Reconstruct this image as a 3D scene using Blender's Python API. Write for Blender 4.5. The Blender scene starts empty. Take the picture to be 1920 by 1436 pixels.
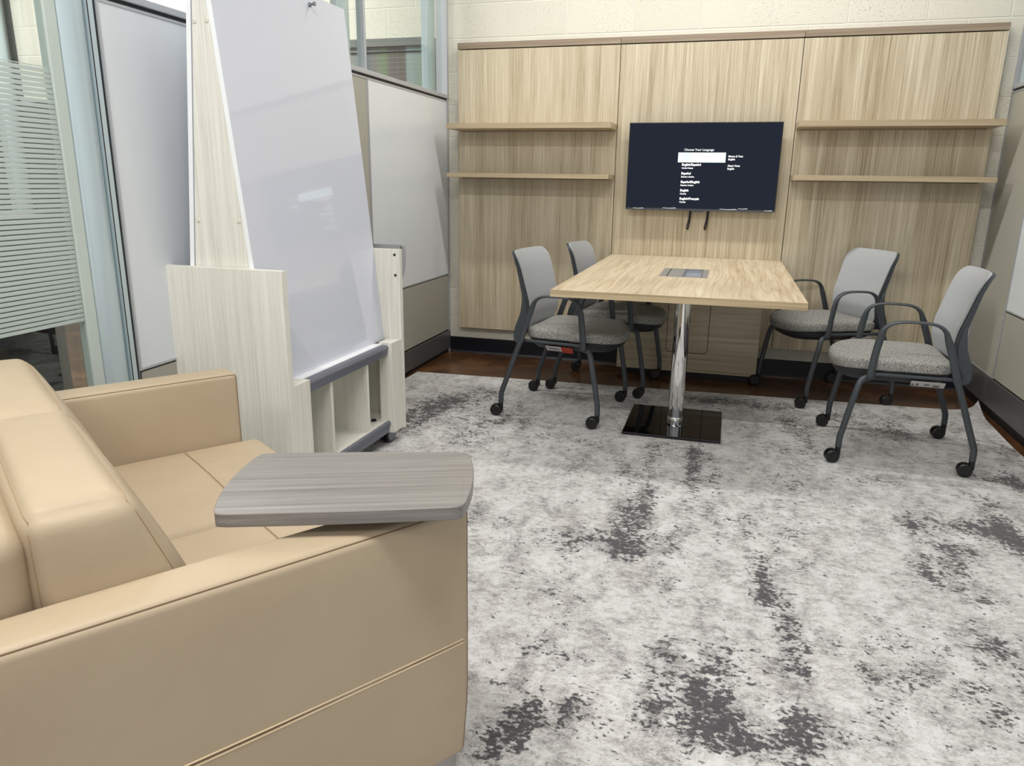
import bpy, bmesh, math, random
from mathutils import Vector, Matrix

random.seed(7)
SC = bpy.context.scene
COL = SC.collection

# ------------------------------------------------------------------ camera
CAM_F = 1389.15                     # focal length in pixels of a 1920 px wide frame
CAM_YAW, CAM_PITCH, CAM_ROLL = -0.275965, 0.265052, 0.013946
CAM_POS = (1.77511, -4.93134, 1.18703)
def make_camera():
    cy, sy = math.cos(CAM_YAW), math.sin(CAM_YAW)
    cp, sp = math.cos(CAM_PITCH), math.sin(CAM_PITCH)
    f = Vector((sy*cp, cy*cp, -sp)); r = Vector((cy, -sy, 0)); u = r.cross(f)
    cr, sr = math.cos(CAM_ROLL), math.sin(CAM_ROLL)
    r2 = cr*r + sr*u; u2 = -sr*r + cr*u
    cd = bpy.data.cameras.new('camera'); co = bpy.data.objects.new('camera', cd); COL.objects.link(co)
    cd.sensor_width = 36; cd.lens = CAM_F/1920*36; cd.clip_start = 0.02
    m = Matrix(((r2.x, u2.x, -f.x, CAM_POS[0]), (r2.y, u2.y, -f.y, CAM_POS[1]), (r2.z, u2.z, -f.z, CAM_POS[2]), (0, 0, 0, 1)))
    co.matrix_world = m
    SC.camera = co
make_camera()

# ------------------------------------------------------------------ world, exposure
W = bpy.data.worlds.new('world'); SC.world = W; W.use_nodes = True
bg = W.node_tree.nodes['Background']; bg.inputs[0].default_value = (0.95, 0.97, 1.0, 1); bg.inputs[1].default_value = 0.74
SC.view_settings.view_transform = 'Standard'; SC.view_settings.look = 'None'
SC.view_settings.exposure = 0.08; SC.view_settings.gamma = 1.0; SC.view_settings.use_curve_mapping = False
try:
    SC.cycles.use_denoising = True
    SC.cycles.max_bounces = 10; SC.cycles.transparent_max_bounces = 16
except Exception:
    pass
# ceiling lamp rows: x, y, z, length, watts
LAMPS = [(1.60, -1.10, 3.20, 2.4, 38.0), (1.00, -4.40, 3.20, 2.4, 72.0), (0.60, -6.60, 3.20, 2.4, 50.0),
         (-2.2, -1.2, 3.20, 2.4, 125.0)]  # last lamp is added to brighten the wall behind the glass
LAMP_COLOR = (1.0, 0.982, 0.945)

# ------------------------------------------------------------------ object helpers
def thing(name, label=None, cat=None, loc=(0, 0, 0), rotz=0.0, group=None, kind=None):
    o = bpy.data.objects.new(name, None); COL.objects.link(o)
    o.empty_display_size = 0.1
    o.location = loc; o.rotation_euler = (0, 0, rotz)
    tag(o, label, cat, group, kind)
    return o
def tag(o, label=None, cat=None, group=None, kind=None):
    if label: o['label'] = label
    if cat: o['category'] = cat
    if group: o['group'] = group
    if kind: o['kind'] = kind
    return o
def obj(name, bm, mat, parent=None, smooth=False, label=None, ang=35):
    me = bpy.data.meshes.new(name)
    bmesh.ops.recalc_face_normals(bm, faces=bm.faces)
    bm.to_mesh(me); bm.free()
    mats = mat if isinstance(mat, (list, tuple)) else [mat]
    for m in mats: me.materials.append(m)
    if smooth:
        for p in me.polygons: p.use_smooth = True
        try: me.set_sharp_from_angle(angle=math.radians(ang))
        except Exception: pass
    o = bpy.data.objects.new(name, me); COL.objects.link(o)
    if parent: o.parent = parent
    if label: o['label'] = label
    return o
def add_box(bm, x0, x1, y0, y1, z0, z1, bevel=0.0, seg=2, mi=0):
    vs = [bm.verts.new((x, y, z)) for x in (x0, x1) for y in (y0, y1) for z in (z0, z1)]
    F = [(0, 1, 3, 2), (4, 6, 7, 5), (0, 4, 5, 1), (2, 3, 7, 6), (0, 2, 6, 4), (1, 5, 7, 3)]
    fs = [bm.faces.new([vs[i] for i in f]) for f in F]
    for f in fs: f.material_index = mi
    if bevel > 0:
        es = list({e for f in fs for e in f.edges})
        bmesh.ops.bevel(bm, geom=es, offset=bevel, segments=seg, profile=0.5, affect='EDGES')
def box(x0, x1, y0, y1, z0, z1, bevel=0.0, seg=2):
    bm = bmesh.new(); add_box(bm, x0, x1, y0, y1, z0, z1, bevel, seg); return bm
def add_prism(bm, pts, axis, a, b, bevel=0.0, seg=2, mi=0):
    """extrude a 2D polygon along axis (0,1,2) from a to b; pts are the two other coordinates in order"""
    def P(p, t):
        if axis == 0: return (t, p[0], p[1])
        if axis == 1: return (p[0], t, p[1])
        return (p[0], p[1], t)
    v0 = [bm.verts.new(P(p, a)) for p in pts]; v1 = [bm.verts.new(P(p, b)) for p in pts]
    n = len(pts); fs = [bm.faces.new(v0[::-1]), bm.faces.new(v1)]
    for i in range(n): fs.append(bm.faces.new([v0[i], v0[(i+1) % n], v1[(i+1) % n], v1[i]]))
    for f in fs: f.material_index = mi
    bmesh.ops.recalc_face_normals(bm, faces=fs)
    if bevel > 0:
        es = list({e for f in fs[:2] for e in f.edges})
        bmesh.ops.bevel(bm, geom=es, offset=bevel, segments=seg, profile=0.5, affect='EDGES')
def prism(pts, axis, a, b, bevel=0.0, seg=2):
    bm = bmesh.new(); add_prism(bm, pts, axis, a, b, bevel, seg); return bm
def smooth_path(pts, n=6, closed=False):
    P = [Vector(p) for p in pts]; out = []
    N = len(P)
    for i in range(N if closed else N-1):
        if closed: p0, p1, p2, p3 = P[i-1], P[i], P[(i+1) % N], P[(i+2) % N]
        else: p0, p1, p2, p3 = P[max(i-1, 0)], P[i], P[i+1], P[min(i+2, N-1)]
        for k in range(n):
            t = k/n
            out.append(0.5*((2*p1) + (-p0+p2)*t + (2*p0-5*p1+4*p2-p3)*t*t + (-p0+3*p1-3*p2+p3)*t**3))
    if not closed: out.append(P[-1])
    return out
def add_tube(bm, pts, ra, rb=None, sides=12, up=(0, 0, 1), closed=False, mi=0, caps=True):
    """sweep an ellipse along pts; ra = half width across (side x up), rb = half width along the other direction; either may be a list"""
    P = [Vector(p) for p in pts]; N = len(P); rings = []
    ra_l = ra if isinstance(ra, (list, tuple)) else [ra]*N
    rb = ra if rb is None else rb
    rb_l = rb if isinstance(rb, (list, tuple)) else [rb]*N
    side = None
    for i in range(N):
        if closed: t = P[(i+1) % N]-P[i-1]
        else: t = P[min(i+1, N-1)]-P[max(i-1, 0)]
        t.normalize()
        if side is None:
            u0 = Vector(up)
            if abs(t.dot(u0)) > 0.95: u0 = Vector((0, 1, 0)) if abs(t.y) < 0.9 else Vector((1, 0, 0))
            side = t.cross(u0).normalized()
        else:
            side = (side - t*side.dot(t)).normalized()
        v = side.cross(t).normalized()
        rings.append([bm.verts.new(P[i] + side*(math.cos(a)*ra_l[i]) + v*(math.sin(a)*rb_l[i])) for a in [2*math.pi*k/sides for k in range(sides)]])
    M = N if closed else N-1
    for i in range(M):
        A, B = rings[i], rings[(i+1) % N]
        for k in range(sides):
            f = bm.faces.new([A[k], A[(k+1) % sides], B[(k+1) % sides], B[k]]); f.material_index = mi
    if not closed and caps:
        f = bm.faces.new(rings[0][::-1]); f.material_index = mi
        f = bm.faces.new(rings[-1]); f.material_index = mi
def tube(pts, ra, rb=None, sides=12, up=(0, 0, 1), closed=False):
    bm = bmesh.new(); add_tube(bm, pts, ra, rb, sides, up, closed); return bm
def add_lathe(bm, prof, origin=(0, 0, 0), axis='z', sides=32, mi=0):
    """prof: list of (radius, height)"""
    O = Vector(origin); rings = []
    def P(r, h, a):
        c, s = math.cos(a)*r, math.sin(a)*r
        if axis == 'z': return O+Vector((c, s, h))
        if axis == 'x': return O+Vector((h, c, s))
        return O+Vector((c, h, s))
    for r, h in prof:
        if r < 1e-6: rings.append([bm.verts.new(P(0, h, 0))])
        else: rings.append([bm.verts.new(P(r, h, 2*math.pi*k/sides)) for k in range(sides)])
    for A, B in zip(rings[:-1], rings[1:]):
        for k in range(sides):
            a0, a1 = A[k % len(A)], A[(k+1) % len(A)]; b0, b1 = B[k % len(B)], B[(k+1) % len(B)]
            vs = []
            for v in (a0, a1, b1, b0):
                if v not in vs: vs.append(v)
            if len(vs) > 2:
                f = bm.faces.new(vs); f.material_index = mi
def lathe(prof, origin=(0, 0, 0), axis='z', sides=32):
    bm = bmesh.new(); add_lathe(bm, prof, origin, axis, sides); return bm
SB = {}
def sb_edge(h, fixed, var, trim=0.0):
    """points of the last softbox along one of its rounded edges"""
    out = []
    for key, co in SB.items():
        if all(abs(key[a]-s*h[a]) < 1e-5 for a, s in fixed.items()) and abs(key[var]) <= h[var]-trim: out.append((key[var], co))
    out.sort(key=lambda t_: t_[0])
    return [co for _, co in out]
def softbox(c, h, r, bulge=(0, 0, 0), n=8, k=4, warp=None):
    """upholstered block: centre c, half sizes h, edge radius r, crown bulge per axis, optional warp of each point"""
    def lst(H):
        H = float(H); L = [-H + r*i/k for i in range(k)]
        m = max(2, n)
        L += [-(H-r) + 2*(H-r)*i/m for i in range(m+1)]
        L += [H - r + r*(i+1)/k for i in range(k)]
        return L
    ls = [lst(h[i]) for i in range(3)]
    bm = bmesh.new(); cache = {}; SB.clear()
    def vert(p):
        key = tuple(round(x, 6) for x in p)
        if key in cache: return cache[key]
        q = [max(-(h[i]-r), min(h[i]-r, p[i])) for i in range(3)]
        d = Vector([p[i]-q[i] for i in range(3)])
        if d.length > 1e-9:
            d.normalize(); res = Vector(q)+d*r
        else: res = Vector(p)
        u = [p[i]/h[i] for i in range(3)]
        for a in range(3):
            b, cc = (a+1) % 3, (a+2) % 3
            fall = (1-u[b]**2)*(1-u[cc]**2)
            if fall > 0: res[a] += u[a]*bulge[a]*fall**0.7
        if warp: res = Vector(warp(res, u))
        v = bm.verts.new(res+Vector(c)); cache[key] = v; SB[key] = res+Vector(c); return v
    for a in range(3):
        b, cc = (a+1) % 3, (a+2) % 3
        for sgn in (-1, 1):
            for i in range(len(ls[b])-1):
                for j in range(len(ls[cc])-1):
                    q = []
                    for di, dj in ((0, 0), (1, 0), (1, 1), (0, 1)):
                        p = [0, 0, 0]; p[a] = sgn*h[a]; p[b] = ls[b][i+di]; p[cc] = ls[cc][j+dj]; q.append(vert(p))
                    if len(set(q)) == 4:
                        try: bm.faces.new(q)
                        except ValueError: pass
    return bm

# ------------------------------------------------------------------ material helpers
def lin(c):
    return tuple(((x/255.0)/12.92 if x/255.0 <= 0.04045 else ((x/255.0+0.055)/1.055)**2.4) for x in c) + (1.0,)
class NT:
    def __init__(s, name):
        s.m = bpy.data.materials.new(name); s.m.use_nodes = True; s.t = s.m.node_tree; s.n = s.t.nodes; s.l = s.t.links
        s.b = s.n['Principled BSDF']; s.out = s.n['Material Output']
    def node(s, typ, **kw):
        nd = s.n.new(typ)
        for k, v in kw.items(): setattr(nd, k, v)
        return nd
    def set(s, nd, **kw):
        for k, v in kw.items():
            s._in(nd.inputs[k.replace('_', ' ')] if k.replace('_', ' ') in nd.inputs else nd.inputs[k], v)
        return nd
    def _in(s, sock, v):
        if isinstance(v, bpy.types.NodeSocket): s.l.new(v, sock)
        else: sock.default_value = v
    def math(s, op, a, b=None, c=None, clamp=False):
        nd = s.node('ShaderNodeMath', operation=op); nd.use_clamp = clamp
        s._in(nd.inputs[0], a)
        if b is not None: s._in(nd.inputs[1], b)
        if c is not None: s._in(nd.inputs[2], c)
        return nd.outputs[0]
    def coord(s, which='Object', scale=(1, 1, 1), loc=(0, 0, 0), rot=(0, 0, 0)):
        tc = s.node('ShaderNodeTexCoord'); mp = s.node('ShaderNodeMapping')
        s.l.new(tc.outputs[which], mp.inputs[0]); mp.inputs['Scale'].default_value = scale
        mp.inputs['Location'].default_value = loc; mp.inputs['Rotation'].default_value = rot
        return mp.outputs[0]
    def noise(s, vec, scale=5.0, detail=4.0, rough=0.5, dist=0.0):
        nd = s.node('ShaderNodeTexNoise'); s.l.new(vec, nd.inputs['Vector'])
        nd.inputs['Scale'].default_value = scale; nd.inputs['Detail'].default_value = detail
        nd.inputs['Roughness'].default_value = rough; nd.inputs['Distortion'].default_value = dist
        return nd.outputs['Fac']
    def ramp(s, fac, stops, interp='LINEAR'):
        nd = s.node('ShaderNodeValToRGB'); s.l.new(fac, nd.inputs[0]); cr = nd.color_ramp; cr.interpolation = interp
        while len(cr.elements) < len(stops): cr.elements.new(0.5)
        for e, (p, c) in zip(cr.elements, stops):
            e.position = p; e.color = c if len(c) == 4 else (*c, 1)
        return nd.outputs[0]
    def mix(s, fac, a, b, mode='MIX'):
        nd = s.node('ShaderNodeMix', data_type='RGBA', blend_type=mode)
        s._in(nd.inputs[0], fac); s._in(nd.inputs[6], a); s._in(nd.inputs[7], b)
        return nd.outputs[2]
    def bump(s, hgt, strength=0.3, dist=0.01):
        nd = s.node('ShaderNodeBump'); s.l.new(hgt, nd.inputs['Height'])
        nd.inputs['Strength'].default_value = strength; nd.inputs['Distance'].default_value = dist
        s.l.new(nd.outputs[0], s.b.inputs['Normal']); return nd
    def base(s, c, rough=0.5, metal=0.0, spec=0.5, coat=0.0):
        s._in(s.b.inputs['Base Color'], c); s._in(s.b.inputs['Roughness'], rough); s.b.inputs['Metallic'].default_value = metal
        s.b.inputs['Specular IOR Level'].default_value = spec
        if coat: s.b.inputs['Coat Weight'].default_value = coat; s.b.inputs['Coat Roughness'].default_value = 0.05
        return s.m
def plain(name, rgb, rough=0.5, metal=0.0, spec=0.5, coat=0.0, vary=0.0):
    t = NT(name)
    if vary:
        n = t.noise(t.coord(), 6, 3)
        c = t.ramp(n, [(0.3, tuple(x*(1-vary) for x in lin(rgb)[:3])), (0.7, tuple(min(1, x*(1+vary)) for x in lin(rgb)[:3]))])
    else: c = lin(rgb)
    return t.base(c, rough, metal, spec, coat)
def laminate(name, cols, across='x', along='z', rough=0.38, fine=70, band=9, wave=0.0, bumpy=0.05, third=None, seed=0.0, stretch=0.9, vein=0.0):
    """striped wood-grain laminate; cols dark..light; grain runs along the given object axis"""
    t = NT(name)
    sc = {a: 1.0 for a in 'xyz'}; sc[along] = 0.018*stretch
    S = tuple(sc[a] for a in 'xyz')
    tc = t.coord('Object', S, (seed, seed*1.7, seed*0.6))
    if wave:
        slow = t.noise(t.coord('Object', tuple(1.0 if a != along else 0.35 for a in 'xyz'), (seed, 3, 1)), 2.2, 2, 0.5)
        add = t.node('ShaderNodeVectorMath', operation='ADD'); comb = t.node('ShaderNodeCombineXYZ')
        off = t.math('MULTIPLY', t.math('SUBTRACT', slow, 0.5), wave)
        t.l.new(off, comb.inputs['XYZ'.index(across.upper())]); t.l.new(tc, add.inputs[0]); t.l.new(comb.outputs[0], add.inputs[1]); tc = add.outputs[0]
    f = t.noise(tc, fine, 4, 0.62); b = t.noise(tc, band, 3, 0.55)
    f2 = t.noise(tc, fine*3.1, 2, 0.6)
    v = t.math('ADD', t.math('MULTIPLY', f, 0.50), t.math('ADD', t.math('MULTIPLY', b, 0.36), t.math('MULTIPLY', f2, 0.14)))
    n = len(cols); col = t.ramp(v, [(0.372+0.256*i/(n-1), lin(c)) for i, c in enumerate(cols)])
    if vein:
        vb = t.noise(tc, band*0.55, 2, 0.5)
        fr = t.math('FRACT', t.math('MULTIPLY', vb, 17.0))
        ln = t.math('SUBTRACT', 1.0, t.math('MULTIPLY', t.math('ABSOLUTE', t.math('SUBTRACT', fr, 0.5)), 7.0), clamp=True)
        col = t.mix(t.math('MULTIPLY', t.math('MULTIPLY', ln, f), vein*1.6), col, lin(cols[0]))
    t.bump(f, bumpy, 0.002)
    return t.base(col, rough, 0, 0.45)

# ------------------------------------------------------------------ materials
OAK = [(160, 144, 116), (187, 173, 146), (203, 190, 165), (218, 207, 184)]
M = {}
M['oak_v'] = laminate('oak_laminate_vertical_grain', OAK, 'x', 'z', fine=150, band=20, wave=0.02, vein=0.25)
M['oak_v2'] = laminate('oak_laminate_vertical_grain_centre', OAK, 'x', 'z', fine=150, band=20, wave=0.02, seed=4.3, vein=0.25)
M['oak_v3'] = laminate('oak_laminate_vertical_grain_right', OAK, 'x', 'z', fine=140, band=18, wave=0.04, seed=9.1, vein=0.3)
M['oak_trim'] = laminate('oak_laminate_shaded_trim', [(128, 112, 95), (148, 131, 112), (168, 152, 132)], 'z', 'x', fine=60, band=12, seed=2)  # palette darkened to paint the shade on the top edge
M['oak_shelf'] = laminate('oak_laminate_shelf', [(158, 140, 112), (178, 160, 131), (194, 177, 148)], 'z', 'x', fine=60, band=12, seed=6)
M['oak_table'] = laminate('oak_laminate_table_top', [(178, 157, 127), (207, 189, 160), (219, 203, 175), (230, 216, 191)], 'x', 'y', fine=60, band=8, wave=0.12, stretch=2.2, seed=1.2, rough=0.33, vein=0.55)
M['oak_cab'] = laminate('oak_laminate_horizontal_grain', OAK, 'z', 'x', fine=55, band=9, wave=0.04, seed=3)
ASH = [(208, 204, 193), (221, 218, 208), (229, 227, 218), (236, 235, 228)]
M['ash'] = laminate('pale_ash_laminate', ASH, 'x', 'z', fine=210, band=48, rough=0.42, seed=1)
M['ash_y'] = laminate('pale_ash_laminate_side', ASH, 'y', 'z', fine=200, band=44, rough=0.42, seed=5)
M['walnut'] = laminate('grey_walnut_laminate', [(82, 76, 71), (112, 106, 101), (136, 130, 125), (160, 154, 149)], 'x', 'y', fine=70, band=16, rough=0.33, seed=2)
M['leather'] = None
def mk_leather():
    t = NT('beige_faux_leather')
    n = t.noise(t.coord('Object'), 3.0, 3, 0.5)
    c = t.ramp(n, [(0.3, lin((174, 156, 131))), (0.7, lin((181, 164, 139)))])
    g = t.noise(t.coord('Object'), 420, 2, 0.6); wr = t.noise(t.coord('Object', (1, 3.0, 1)), 9, 3, 0.5)
    h = t.math('ADD', t.math('MULTIPLY', g, 0.06), t.math('MULTIPLY', wr, 0.6))
    t.bump(h, 0.42, 0.008)
    return t.base(c, 0.5, 0, 0.35)
M['leather'] = mk_leather()
M['thread'] = plain('beige_stitching', (222, 200, 165), 0.7)
M['piping'] = plain('dark_beige_seam', (112, 90, 66), 0.7)
M['soft_seam'] = plain('soft_beige_seam', (158, 134, 104), 0.7)
def mk_rug():
    t = NT('distressed_rug_pile')
    at = t.node('ShaderNodeAttribute', attribute_name='blot'); blot = at.outputs['Fac']
    streak = t.noise(t.coord('Object', (0.85, 1.0, 1)), 26, 7, 0.74, 0.1)
    fine = t.noise(t.coord('Object', (0.9, 1.15, 1)), 78, 3, 0.62)
    patch = t.noise(t.coord('Object', (1.7, 0.45, 1), (3.3, 1.2, 0)), 2.8, 4, 0.6)
    s = t.math('ADD', t.math('MULTIPLY', streak, 0.52), t.math('MULTIPLY', fine, 0.48))
    thr = t.math('SUBTRACT', 0.611, t.math('ADD', t.math('MULTIPLY', blot, 0.142), t.math('MULTIPLY', t.math('SUBTRACT', patch, 0.45), 0.26)))
    dark = t.math('MULTIPLY', t.math('SUBTRACT', s, thr), 24, clamp=True)
    mid1 = t.noise(t.coord('Object', (1.2, 0.8, 1), (9, 2, 0)), 9, 6, 0.65, 0.3)
    mid2 = t.noise(t.coord('Object', (1.0, 1.5, 1), (1, 7, 0)), 36, 5, 0.7)
    mid3 = t.noise(t.coord('Object', (1.0, 1.4, 1), (4, 4, 0)), 130, 3, 0.7)
    mm = t.math('ADD', t.math('MULTIPLY', mid1, 0.40), t.math('ADD', t.math('MULTIPLY', mid2, 0.36), t.math('MULTIPLY', mid3, 0.24)))
    mm = t.math('SUBTRACT', mm, t.math('MULTIPLY', blot, 0.03))
    c = t.ramp(mm, [(0.395, lin((138, 135, 135))), (0.45, lin((176, 173, 172))), (0.50, lin((203, 201, 200))), (0.565, lin((222, 221, 221)))])
    warm = t.noise(t.coord('Object', (1, 1, 1), (5, 5, 0)), 3.0, 3, 0.5)
    c = t.mix(t.math('MULTIPLY', t.math('SUBTRACT', warm, 0.52), 2.0, clamp=True), c, t.mix(1.0, c, (0.98, 0.965, 0.92, 1), 'MULTIPLY'))
    grey = t.noise(t.coord('Object', (1.3, 0.7, 1), (2, 8, 0)), 5.0, 6, 0.7, 0.5)
    gm = t.math('MULTIPLY', t.math('SUBTRACT', t.math('ADD', grey, t.math('MULTIPLY', blot, 0.10)), 0.60), 9, clamp=True)
    c = t.mix(t.math('MULTIPLY', gm, 0.40), c, lin((150, 145, 143)))
    c = t.mix(t.math('MULTIPLY', dark, 0.95), c, lin((66, 63, 68)))
    pile = t.noise(t.coord('Object'), 260, 3, 0.7); soft = t.noise(t.coord('Object', (1, 1.8, 1)), 22, 4, 0.6)
    h = t.math('ADD', t.math('MULTIPLY', pile, 0.5), t.math('SUBTRACT', t.math('MULTIPLY', soft, 1.0), t.math('MULTIPLY', dark, 0.3)))
    t.bump(h, 0.8, 0.008)
    t.base(c, 0.93, 0, 0.1); t.b.inputs['Sheen Weight'].default_value = 0.25
    return t.m
M['rug'] = mk_rug()
M['rug_edge'] = plain('rug_binding', (190, 184, 176), 0.9)
def mk_floor():
    t = NT('stained_concrete')
    n = t.noise(t.coord('Object'), 1.6, 6, 0.62, 0.8); n2 = t.noise(t.coord('Object'), 9, 5, 0.6)
    v = t.math('ADD', t.math('MULTIPLY', n, 0.7), t.math('MULTIPLY', n2, 0.3))
    c = t.ramp(v, [(0.35, lin((48, 30, 17))), (0.5, lin((77, 49, 28))), (0.62, lin((112, 75, 45)))])
    r = t.math('ADD', 0.16, t.math('MULTIPLY', n2, 0.16))
    t.bump(n2, 0.08, 0.003)
    return t.base(c, r, 0, 0.5)
M['floor'] = mk_floor()
def mk_block():
    t = NT('painted_concrete_block')
    tc = t.node('ShaderNodeTexCoord'); sp = t.node('ShaderNodeSeparateXYZ'); cb = t.node('ShaderNodeCombineXYZ')
    t.l.new(tc.outputs['Object'], sp.inputs[0])
    t._in(cb.inputs[0], t.math('SUBTRACT', sp.outputs[0], 0.2958-0.2032)); t._in(cb.inputs[1], t.math('SUBTRACT', sp.outputs[2], 0.0462-0.2032*2))
    br = t.node('ShaderNodeTexBrick'); t.l.new(cb.outputs[0], br.inputs['Vector'])
    br.offset = 0.5; br.offset_frequency = 2
    br.inputs['Scale'].default_value = 1.0; br.inputs['Mortar Size'].default_value = 0.005; br.inputs['Mortar Smooth'].default_value = 0.5
    br.inputs['Brick Width'].default_value = 0.4064; br.inputs['Row Height'].default_value = 0.2032; br.inputs['Bias'].default_value = 0
    br.inputs['Color1'].default_value = lin((225, 221, 207)); br.inputs['Color2'].default_value = lin((220, 216, 202)); br.inputs['Mortar'].default_value = lin((235, 232, 220))
    n = t.noise(t.coord('Object', (1, 1, 1.4)), 75, 3, 0.65); big = t.noise(t.coord('Object'), 2.2, 3, 0.5)
    pits = t.math('MULTIPLY', t.math('SUBTRACT', n, 0.59), 14, clamp=True)
    pits = t.math('MULTIPLY', pits, t.math('SUBTRACT', 1.0, br.outputs['Fac']))
    pits = t.math('MULTIPLY', pits, t.math('MULTIPLY', t.math('SUBTRACT', big, 0.28), 2.6, clamp=True))
    c = t.mix(t.math('MULTIPLY', pits, 0.38), br.outputs['Color'], lin((150, 140, 122)))  # shade inside the pits is mixed into the block colour
    h = t.math('ADD', t.math('MULTIPLY', br.outputs['Fac'], -1.0), t.math('ADD', t.math('MULTIPLY', n, 0.25), t.math('MULTIPLY', pits, -0.7)))
    t.bump(h, 0.6, 0.007)
    return t.base(c, 0.6, 0, 0.3)
M['block'] = mk_block()
M['navy'] = plain('navy_rubber_base', (11, 14, 26), 0.4)
M['alu'] = plain('satin_aluminium', (184, 186, 190), 0.4, 0.25)
M['alu_blue'] = plain('pale_anodised_post', (190, 205, 210), 0.28, 0.25)
M['alu_dark'] = plain('grey_metal_tray', (118, 120, 132), 0.42, 0.45)
M['base_grey'] = plain('grey_partition_base', (108, 108, 110), 0.42, 0.5)
M['black_gap'] = plain('black_gasket', (16, 17, 22), 0.5)
M['wb_wall'] = plain('partition_whiteboard', (222, 226, 230), 0.14, 0, 0.5, vary=0.015)
M['wb_cart'] = plain('glossy_whiteboard', (213, 216, 227), 0.03, 0, 0.6)
M['white_edge'] = plain('white_edge_band', (240, 241, 244), 0.4)
def mk_fabric(name, a, b, scale=900, rough=0.9, bumpy=0.2):
    t = NT(name); n = t.noise(t.coord('Object'), scale, 2, 0.7)
    c = t.ramp(n, [(0.38, lin(a)), (0.62, lin(b))]); t.bump(n, bumpy, 0.001); return t.base(c, rough, 0, 0.2)
M['panel_tan'] = mk_fabric('tan_partition_laminate', (165, 162, 150), (174, 171, 160), 300, 0.55, 0.05)
M['seat'] = mk_fabric('grey_tweed_seat', (80, 80, 78), (190, 189, 183), 300, 0.95, 0.5)
M['back'] = mk_fabric('light_grey_plastic_back', (170, 172, 175), (176, 178, 181), 200, 0.5, 0.03)
M['chair_metal'] = plain('slate_powder_coat', (72, 77, 82), 0.45, 0.3)
M['chair_dark'] = plain('dark_seat_shell', (44, 46, 50), 0.5)
M['caster'] = plain('black_caster', (20, 21, 23), 0.35)
M['caster_grey'] = plain('grey_caster_cover', (112, 116, 124), 0.4)
M['chrome'] = plain('polished_chrome', (232, 232, 232), 0.04, 1.0)
M['chrome_dark'] = plain('polished_base_plate', (70, 70, 72), 0.05, 1.0)
M['steel'] = plain('brushed_steel', (168, 166, 164), 0.32, 0.9)
M['black'] = plain('black_plastic', (14, 14, 16), 0.4)
M['unit_grey'] = plain('power_unit_grey', (158, 156, 155), 0.4, 0.3)
M['cap'] = plain('screw_cap', (216, 210, 196), 0.5)
M['paper'] = plain('white_sticker', (206, 204, 202), 0.6)
M['red'] = plain('red_sticker', (178, 50, 30), 0.55)
M['ink'] = plain('grey_print', (110, 110, 112), 0.6)
M['screw'] = plain('screw_steel', (90, 90, 92), 0.3, 0.9)
def emis(name, rgb, e, base=(0, 0, 0), rough=0.3):
    t = NT(name); t.base(lin(base), rough); t.b.inputs['Emission Color'].default_value = lin(rgb); t.b.inputs['Emission Strength'].default_value = e; return t.m
M['screen'] = emis('lit_dark_screen', (24, 34, 54), 0.55, (4, 5, 8), 0.07); M['screen'].node_tree.nodes['Principled BSDF'].inputs['Specular IOR Level'].default_value = 0.22
M['menu_white'] = emis('lit_menu_bar', (225, 252, 250), 1.3)
M['menu_text'] = emis('lit_menu_text', (255, 255, 255), 1.2)
M['menu_dim'] = emis('dim_menu_text', (206, 236, 230), 1.0)
M['lamp'] = emis('lamp_diffuser', (255, 250, 240), 6.0)
def mk_glass(name, tint=(0.90, 0.94, 0.93), refl=1.0):
    t = NT(name); n = t.n; n.remove(t.b)
    tr = t.node('ShaderNodeBsdfTransparent'); tr.inputs[0].default_value = (*tint, 1)
    gl = t.node('ShaderNodeBsdfGlossy'); gl.inputs['Roughness'].default_value = 0.01
    fr = t.node('ShaderNodeFresnel'); fr.inputs[0].default_value = 1.5
    mx = t.node('ShaderNodeMixShader'); t._in(mx.inputs[0], t.math('MULTIPLY', fr.outputs[0], refl)); t.l.new(tr.outputs[0], mx.inputs[1]); t.l.new(gl.outputs[0], mx.inputs[2])
    t.l.new(mx.outputs[0], t.out.inputs[0]); return t.m
M['glass'] = mk_glass('clear_glass', (0.95, 0.975, 0.965), 0.28)
def mk_frost():
    t = NT('striped_frosted_film'); t.n.remove(t.b)
    tr = t.node('ShaderNodeBsdfTransparent'); df = t.node('ShaderNodeBsdfDiffuse'); tl = t.node('ShaderNodeBsdfTranslucent')
    df.inputs[0].default_value = lin((210, 219, 215)); tl.inputs[0].default_value = lin((218, 227, 223))
    a = t.node('ShaderNodeMixShader'); a.inputs[0].default_value = 0.35; t.l.new(df.outputs[0], a.inputs[1]); t.l.new(tl.outputs[0], a.inputs[2])
    tc = t.node('ShaderNodeTexCoord'); sp = t.node('ShaderNodeSeparateXYZ'); t.l.new(tc.outputs['Object'], sp.inputs[0])
    z = t.math('DIVIDE', t.math('SUBTRACT', sp.outputs[2], 0.756), 0.01365)
    fr = t.math('FRACT', z); line = t.math('GREATER_THAN', fr, 0.76)
    keep = t.math('SUBTRACT', 0.93, t.math('MULTIPLY', line, 0.88))
    mx = t.node('ShaderNodeMixShader'); t._in(mx.inputs[0], keep); t.l.new(tr.outputs[0], mx.inputs[1]); t.l.new(a.outputs[0], mx.inputs[2])
    t.l.new(mx.outputs[0], t.out.inputs[0]); return t.m
M['frost'] = mk_frost()
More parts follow.
